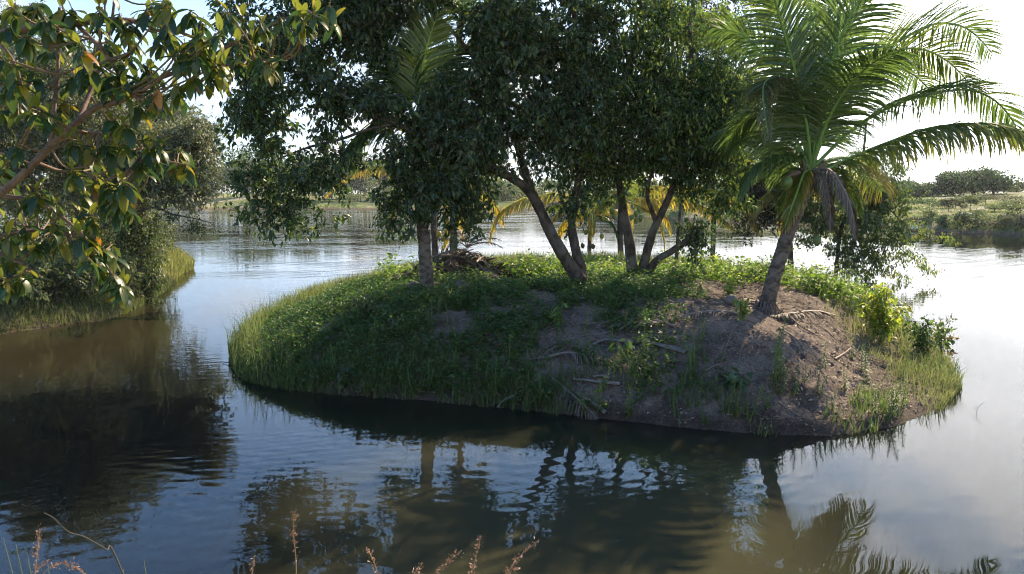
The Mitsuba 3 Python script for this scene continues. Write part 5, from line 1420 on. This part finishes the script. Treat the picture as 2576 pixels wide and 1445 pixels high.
def far_tree(key, label, category, base, h, w, n, cols, seed, crown_low=.35, leaf=.4, trunk=.12, group=None, shape=1.0, lumps=10, weights=None):
    k = say(numbered(key), label, category, group)
    rng = np.random.default_rng(seed)
    top = base + [rng.normal(0, .04) * h, 0, h * .75]
    q = curve([base - [0, 0, .4], base + [rng.normal(0, .03) * h, 0, h * .3], top], 9)
    tr = MB().add(*tube(q, np.linspace(trunk, trunk * .35, 9), 7))
    C = nrm(rng.normal(0, 1, (lumps, 3))) * rng.random((lumps, 1)) ** .4 * np.array([w * .5, w * .5, h * (1 - crown_low) * .42 * shape])
    C = C + base + [0, 0, h * (crown_low + (1 - crown_low) * .5)]
    for c in C[:min(lumps, 8)]:
        j = int(np.clip((c[2] - base[2]) / h * 9 - 1, 2, 8))
        tr.add(*tube(curve([q[j], (q[j] + c) / 2 + [0, 0, -.03 * h], c], 5), np.linspace(trunk * .4, trunk * .1, 5), 5, cap=False))
    v, f, _ = tr.arrays()
    scene[f'{k}__trunk'] = mikit.ply((v, f), 'bark_material', smooth=True)
    i = rng.integers(0, lumps, n)
    u = nrm(rng.normal(0, 1, (n, 3)))
    r = rng.random((n, 1)) ** .38 * np.array([w, w, h * (1 - crown_low) * .75]) * .32 * (.7 + .6 * rng.random((lumps, 1)))[i]
    pos = C[i] + u * r
    d = nrm(rng.normal(0, 1, (n, 3)) - [0, 0, .3])
    LL = leaf * rng.uniform(.6, 1.2, n)
    col = palette(rng, n, cols, weights or np.ones(len(cols)), .25) * (.8 + .4 * rng.random((lumps, 1)))[i]
    stuffy(MB().add(*leaf_blades(pos, d, nrm(u + [0, 0, .8] + rng.normal(0, .5, (n, 3))), LL, LL * .6, .25, .1, col)).build(f'{k}__crown', 'leaf_material'))
    return k


def make_far_shore():
    rng = np.random.default_rng(61)
    DK = ((0.035, 0.075, 0.025), (0.055, 0.10, 0.03), (0.075, 0.125, 0.035))
    LT = ((0.11, 0.15, 0.05), (0.14, 0.175, 0.06), (0.09, 0.13, 0.045))
    GR = ((0.10, 0.12, 0.06), (0.13, 0.15, 0.07), (0.16, 0.15, 0.10))

    def spot(px, py, Y):
        p = at(px, py, Y)
        p[2] = land_z(p[:1], p[1:2])[0]
        return p

    def tall(px, Y, top):
        p = spot(px, 480, Y)
        return p, at(px, top, Y)[2] - p[2]
    # open field beyond the palm
    for i, (px, top, w, lab) in enumerate([(2449, 420, 12.5, 'large dark rounded tree on the field skyline'), (2500, 434, 7.5, 'dark egg shaped tree beside the large rounded tree on the field'), (2398, 434, 8, 'dark tree on the field skyline partly behind the long palm frond'),
                                           (2345, 462, 8, 'dark tree on the field skyline behind the palm leaflets'), (2270, 456, 9, 'dark tree on the far field behind the jackfruit leaves')]):
        p, h = tall(px, 178, top)
        far_tree('field_tree', lab, 'tree', p, h, w * .9, 3400, DK, 700 + i, crown_low=.08, leaf=.62, trunk=.3, lumps=18)
    for i, (px, py, Y, top, w, low, lab, cols) in enumerate([
            (2440, 553, 96, 490, 2.2, .45, 'thin pale tree with a curved trunk near the shore of the field', LT), (2499, 559, 94, 514, 3.0, .35, 'small round headed tree standing alone in the field', LT), (2478, 529, 112, 490, 5.5, .5, 'flat topped spreading tree in the middle of the field', GR),
            (2525, 528, 112, 492, 5.0, .5, 'second flat topped tree beside the spreading tree', GR), (2563, 585, 78, 512, 2.6, .6, 'tall thin tree at the shore by the edge of the field', LT), (2386, 548, 99, 500, 2.0, .5, 'thin bare stemmed tree between the shore and the field', GR),
            (2404, 540, 104, 496, 2.6, .45, 'thin grey tree with several stems in the field', GR), (2349, 533, 108, 500, 5.2, .1, 'dense dark bushy tree in the field beside the palm leaflets', DK), (2547, 535, 105, 518, 2.2, .2, 'small dark bush tree in the upper field', DK)]):
        p = spot(px, py, Y)
        h = at(px, top, Y)[2] - p[2]
        far_tree('field_tree', lab, 'tree', p, h, w, 800 if cols is not DK else 1400, cols, 720 + i, crown_low=low, leaf=.24, trunk=.07, lumps=9)
    for i, (px, Y, h, w, lab, cols) in enumerate([(2364, 80, 1.3, 1.4, 'dark round bush at the waterline of the field', DK), (2380, 79, 1.5, 1.5, 'second dark bush along the waterline of the field', DK), (2409, 78, 1.9, 1.3, 'tall dark bush at the waterline beside the white stones', DK),
                                                  (2424, 78, 1.6, 1.3, 'green bush at the waterline below the white stones', LT), (2452, 77, 1.7, 2.0, 'wide green bush at the waterline', LT), (2500, 75, .8, 2.4, 'low grey shrub along the waterline', GR), (2540, 74, 1.1, 2.8, 'broad grey shrub at the waterline by the thin tree', GR),
                                                  (2570, 73.4, 1.2, 2.0, 'grey shrub at the waterline at the foot of the thin tree', GR), (2336, 84, 1.4, 2.0, 'green shrub at the waterline behind the drooping leaves', LT)]):
        p = spot(px, 560, Y + 1.2)
        far_tree('shore_bush', lab, 'bush', p, h, w, 420, cols, 740 + i, crown_low=.0, leaf=.2, trunk=.03, lumps=6)
    for i in range(34):
        p = on_land(rng.uniform(2180, 2576), rng.uniform(500, 572), 70, 200)
        k3 = rng.integers(3)
        far_tree('field_scrub', f"{('dark', 'light', 'grey')[k3]} green scrub bush scattered in the far field, {ORD[i]} of them", 'bush', p, rng.uniform(.4, 1.5), rng.uniform(.8, 3.0), 200, (DK, LT, GR)[k3], 960 + i, crown_low=.0, leaf=.22, trunk=.03, lumps=5, group='scrub bushes of the far field')
    for i in range(26):
        px = 2190 + i * 17 + rng.normal(0, 5)
        p, h = tall(px, 225 + rng.uniform(-10, 25), 461 + rng.normal(0, 6))
        far_tree('skyline_tree', f'small rounded tree of the field skyline row, {ORD[i]} counted from the palm', 'tree', p, h, rng.uniform(5, 9), 420, GR + LT, 760 + i, crown_low=.1, leaf=.7, trunk=.15, lumps=7, group='row of trees along the field skyline')
    # wooded shore behind the island
    for i in range(46):
        px = 300 + i * 36 + rng.normal(0, 10)
        Y = (222 if px < 1400 else 150) + rng.uniform(0, 16)
        top = np.interp(px, [280, 520, 640, 900, 1150, 1300, 1700, 2150], [372, 392, 385, 398, 430, 470, 462, 450]) + rng.normal(0, 8)
        p, h = tall(px, Y, top)
        w = rng.uniform(7, 11)
        kind = rng.integers(3)
        far_tree('shore_tree', f"{('dark', 'light', 'grey')[kind]} green tree of the far shore wood, {ORD[i]} from the lake bank", 'tree', p, max(h, 3.5), w, 900, (DK, LT, GR)[kind], 800 + i, crown_low=rng.uniform(.02, .16), leaf=.85, trunk=.13, lumps=12, group='trees of the far shore wood')
    for i in range(34):
        px = 290 + i * 31 + rng.normal(0, 8)
        top = np.interp(px, [280, 520, 640, 900, 1150, 1300], [365, 380, 378, 390, 420, 455]) + rng.normal(0, 8)
        p, h = tall(px, 240 + rng.uniform(0, 14), top)
        far_tree('shore_tree', f'dim green tree of the rear row in the far shore wood, {ORD[i]} in line', 'tree', p, max(h, 4), rng.uniform(9, 13), 800, (DK, DK, GR)[rng.integers(3)], 900 + i, crown_low=rng.uniform(.0, .1), leaf=1.0, trunk=.15, lumps=14, group='trees of the far shore wood')
    for i in range(30):
        px = 330 + i * 50 + rng.normal(0, 14)
        Y = (215 if px < 1400 else np.interp(px, [1400, 1700, 2000], [185, 124, 112])) + rng.uniform(1, 4)
        if 520 < px < 640:
            continue
        p = spot(px, 500, Y)
        far_tree('shore_shrub', f'green shrub at the far shore waterline, {ORD[i]} from the lake bank', 'shrub', p, rng.uniform(2.5, 6.0) * (1.2 if px < 1400 else .8), rng.uniform(5, 10), 560, (DK, LT, LT)[rng.integers(3)], 860 + i, crown_low=0, leaf=.5, trunk=.06, lumps=7, group='shrubs along the far shore')
    # pale stones
    for i, (px, py, r) in enumerate([(2424, 560, .55), (2437, 561, .6), (2448, 563, .4), (2300, 562, .5)]):
        p = spot(px, py, 84 - .5 * i)
        v, f = ellipsoid(p + [0, 0, r * .3], (r, r * .8, r * .55), (0.1, 0, 1))
        k = MB().add(rough(v, r * .5, 1.5, i), f, (0.75, 0.73, 0.70)).build('white_stone', 'dry_material', True)
        say(k, ['white stone lying in the grass above the dark bush on the shore', 'largest white stone on the shore grass', 'small white stone beside the largest one', 'pale stone at the waterline behind the drooping leaves'][i], 'stone')


def make_seed_stalks():
    rng = np.random.default_rng(13)
    specs = [([(742, 1500), (745, 1420), (738, 1340), (740, 1286)], 1.0, 'tall reddish seed stalk standing straight, highest of the dry stalks'), ([(640, 1520), (634, 1450), (640, 1398)], .5, 'short pale seed head beside the highest stalk'),
             ([(955, 1520), (948, 1440), (926, 1382)], .8, 'pinkish seed stalk leaning over, beside the highest stalk'), ([(1020, 1520), (1040, 1450), (1060, 1422)], .5, 'short pinkish seed head low between taller stalks'),
             ([(1070, 1500), (1110, 1430), (1160, 1386)], .9, 'pinkish seed stalk slanting out over the water'), ([(1165, 1510), (1190, 1430), (1210, 1348)], .9, 'dark red seed stalk with a straight stem'),
             ([(1255, 1500), (1300, 1410), (1352, 1362)], .8, 'rusty feathery seed head on a slender slanting stem'), ([(1270, 1520), (1285, 1440), (1300, 1432)], .3, 'small drooping seed head under the rusty feathery one'),
             ([(80, 1520), (88, 1440), (95, 1380), (100, 1330)], .9, 'reddish branched seed stalk near the thin crooked twig'), ([(60, 1520), (90, 1440), (124, 1412)], .7, 'pale pink seed stalk crossing the arched one'),
             ([(90, 1490), (120, 1432), (170, 1420), (215, 1446)], .7, 'arched seed stalk bending down to the water')]
    for i, (pts, amt, lab) in enumerate(specs):
        k = say(numbered('seed_stalk'), lab, 'grass stalk')
        D = 2.9 + rng.uniform(-.2, .25)
        q = [at(x, y, D) for x, y in pts]
        foot = q[0].copy() + [rng.normal(0, .03), -.05, 0]
        foot[2] = land_z(foot[:1], foot[1:2])[0]
        c = curve([foot, (foot + q[0]) / 2 + [rng.normal(0, .02), 0, 0]] + q, 40)
        st = MB().add(*tube(c, np.linspace(.0032, .0012, 40), 5), (0.27, 0.17, 0.11))
        st.build(f'{k}__stem', 'dry_material', True)
        m = MB()
        n = int(95 * amt)
        t = rng.uniform(.62, 1, n) if amt > .4 else rng.uniform(.8, 1, n)
        pos = np.stack([np.interp(t, np.linspace(0, 1, 40), c[:, j]) for j in range(3)], -1) + rng.normal(0, .0042, (n, 3)) * (1 + .8 * rng.random((n, 1)))
        L = rng.uniform(.006, .015, n)
        col = palette(rng, n, ((0.33, 0.18, 0.12), (0.22, 0.10, 0.06), (0.45, 0.30, 0.22)), (3, 2.5, 1))
        m.add(*leaf_blades(pos, rng.normal(0, 1, (n, 3)) + [0, 0, .6], rng.normal(0, 1, (n, 3)), L, L * .6, .3, .1, col))
        stuffy(m.build(f'{k}__seed_head', 'dry_material'))
    # thin green blades and a crooked twig at the corner
    k = say(numbered('grass_tuft'), 'few thin pale grass blades beside the reddish branched seed stalk', 'grass tuft')
    for (x0, y0, x1, y1) in [(45, 1500, 8, 1352), (60, 1500, 40, 1370), (75, 1500, 66, 1380), (118, 1510, 120, 1420), (360, 1510, 362, 1408), (290, 1510, 310, 1432)]:
        a, b = at(x0, y0, 2.8), at(x1, y1, 2.8)
        a[2] = land_z(a[:1], a[1:2])[0]
        MB().add(*tube(curve([a, (a + b) / 2 + [.02, 0, .05], b], 14), np.linspace(.003, .0008, 14), 4), (0.25, 0.27, 0.12)).build(f'{k}__blade', 'grass_material', True)
    k = numbered('crooked_twig')
    pts = [(300, 1402), (270, 1378), (235, 1362), (215, 1345), (170, 1330), (140, 1306), (112, 1288)]
    q = [at(x, y, 3.1 - .03 * i) + rng.normal(0, .006, 3) for i, (x, y) in enumerate(pts)]
    foot = at(420, 1560, 3.0)
    foot[2] = land_z(foot[:1], foot[1:2])[0]
    say(MB().add(*tube(curve([foot] + q, 60), np.linspace(.004, .0018, 60), 5), (0.05, 0.045, 0.04)).build(k, 'dry_material', True, exact=True), 'thin dark crooked twig reaching out over the water', 'twig')


make_bank_cover()
make_far_shore()
make_seed_stalks()

# ------------------------------------------------------------------ the air
scene['haze'] = {'type': 'cube', 'to_world': T().translate([0, 0, 11.5]).scale([4200, 4200, 14.5]), 'bsdf': {'type': 'null'}, 'interior': {'type': 'ref', 'id': 'haze_air'}}
say('haze', kind='stuff')
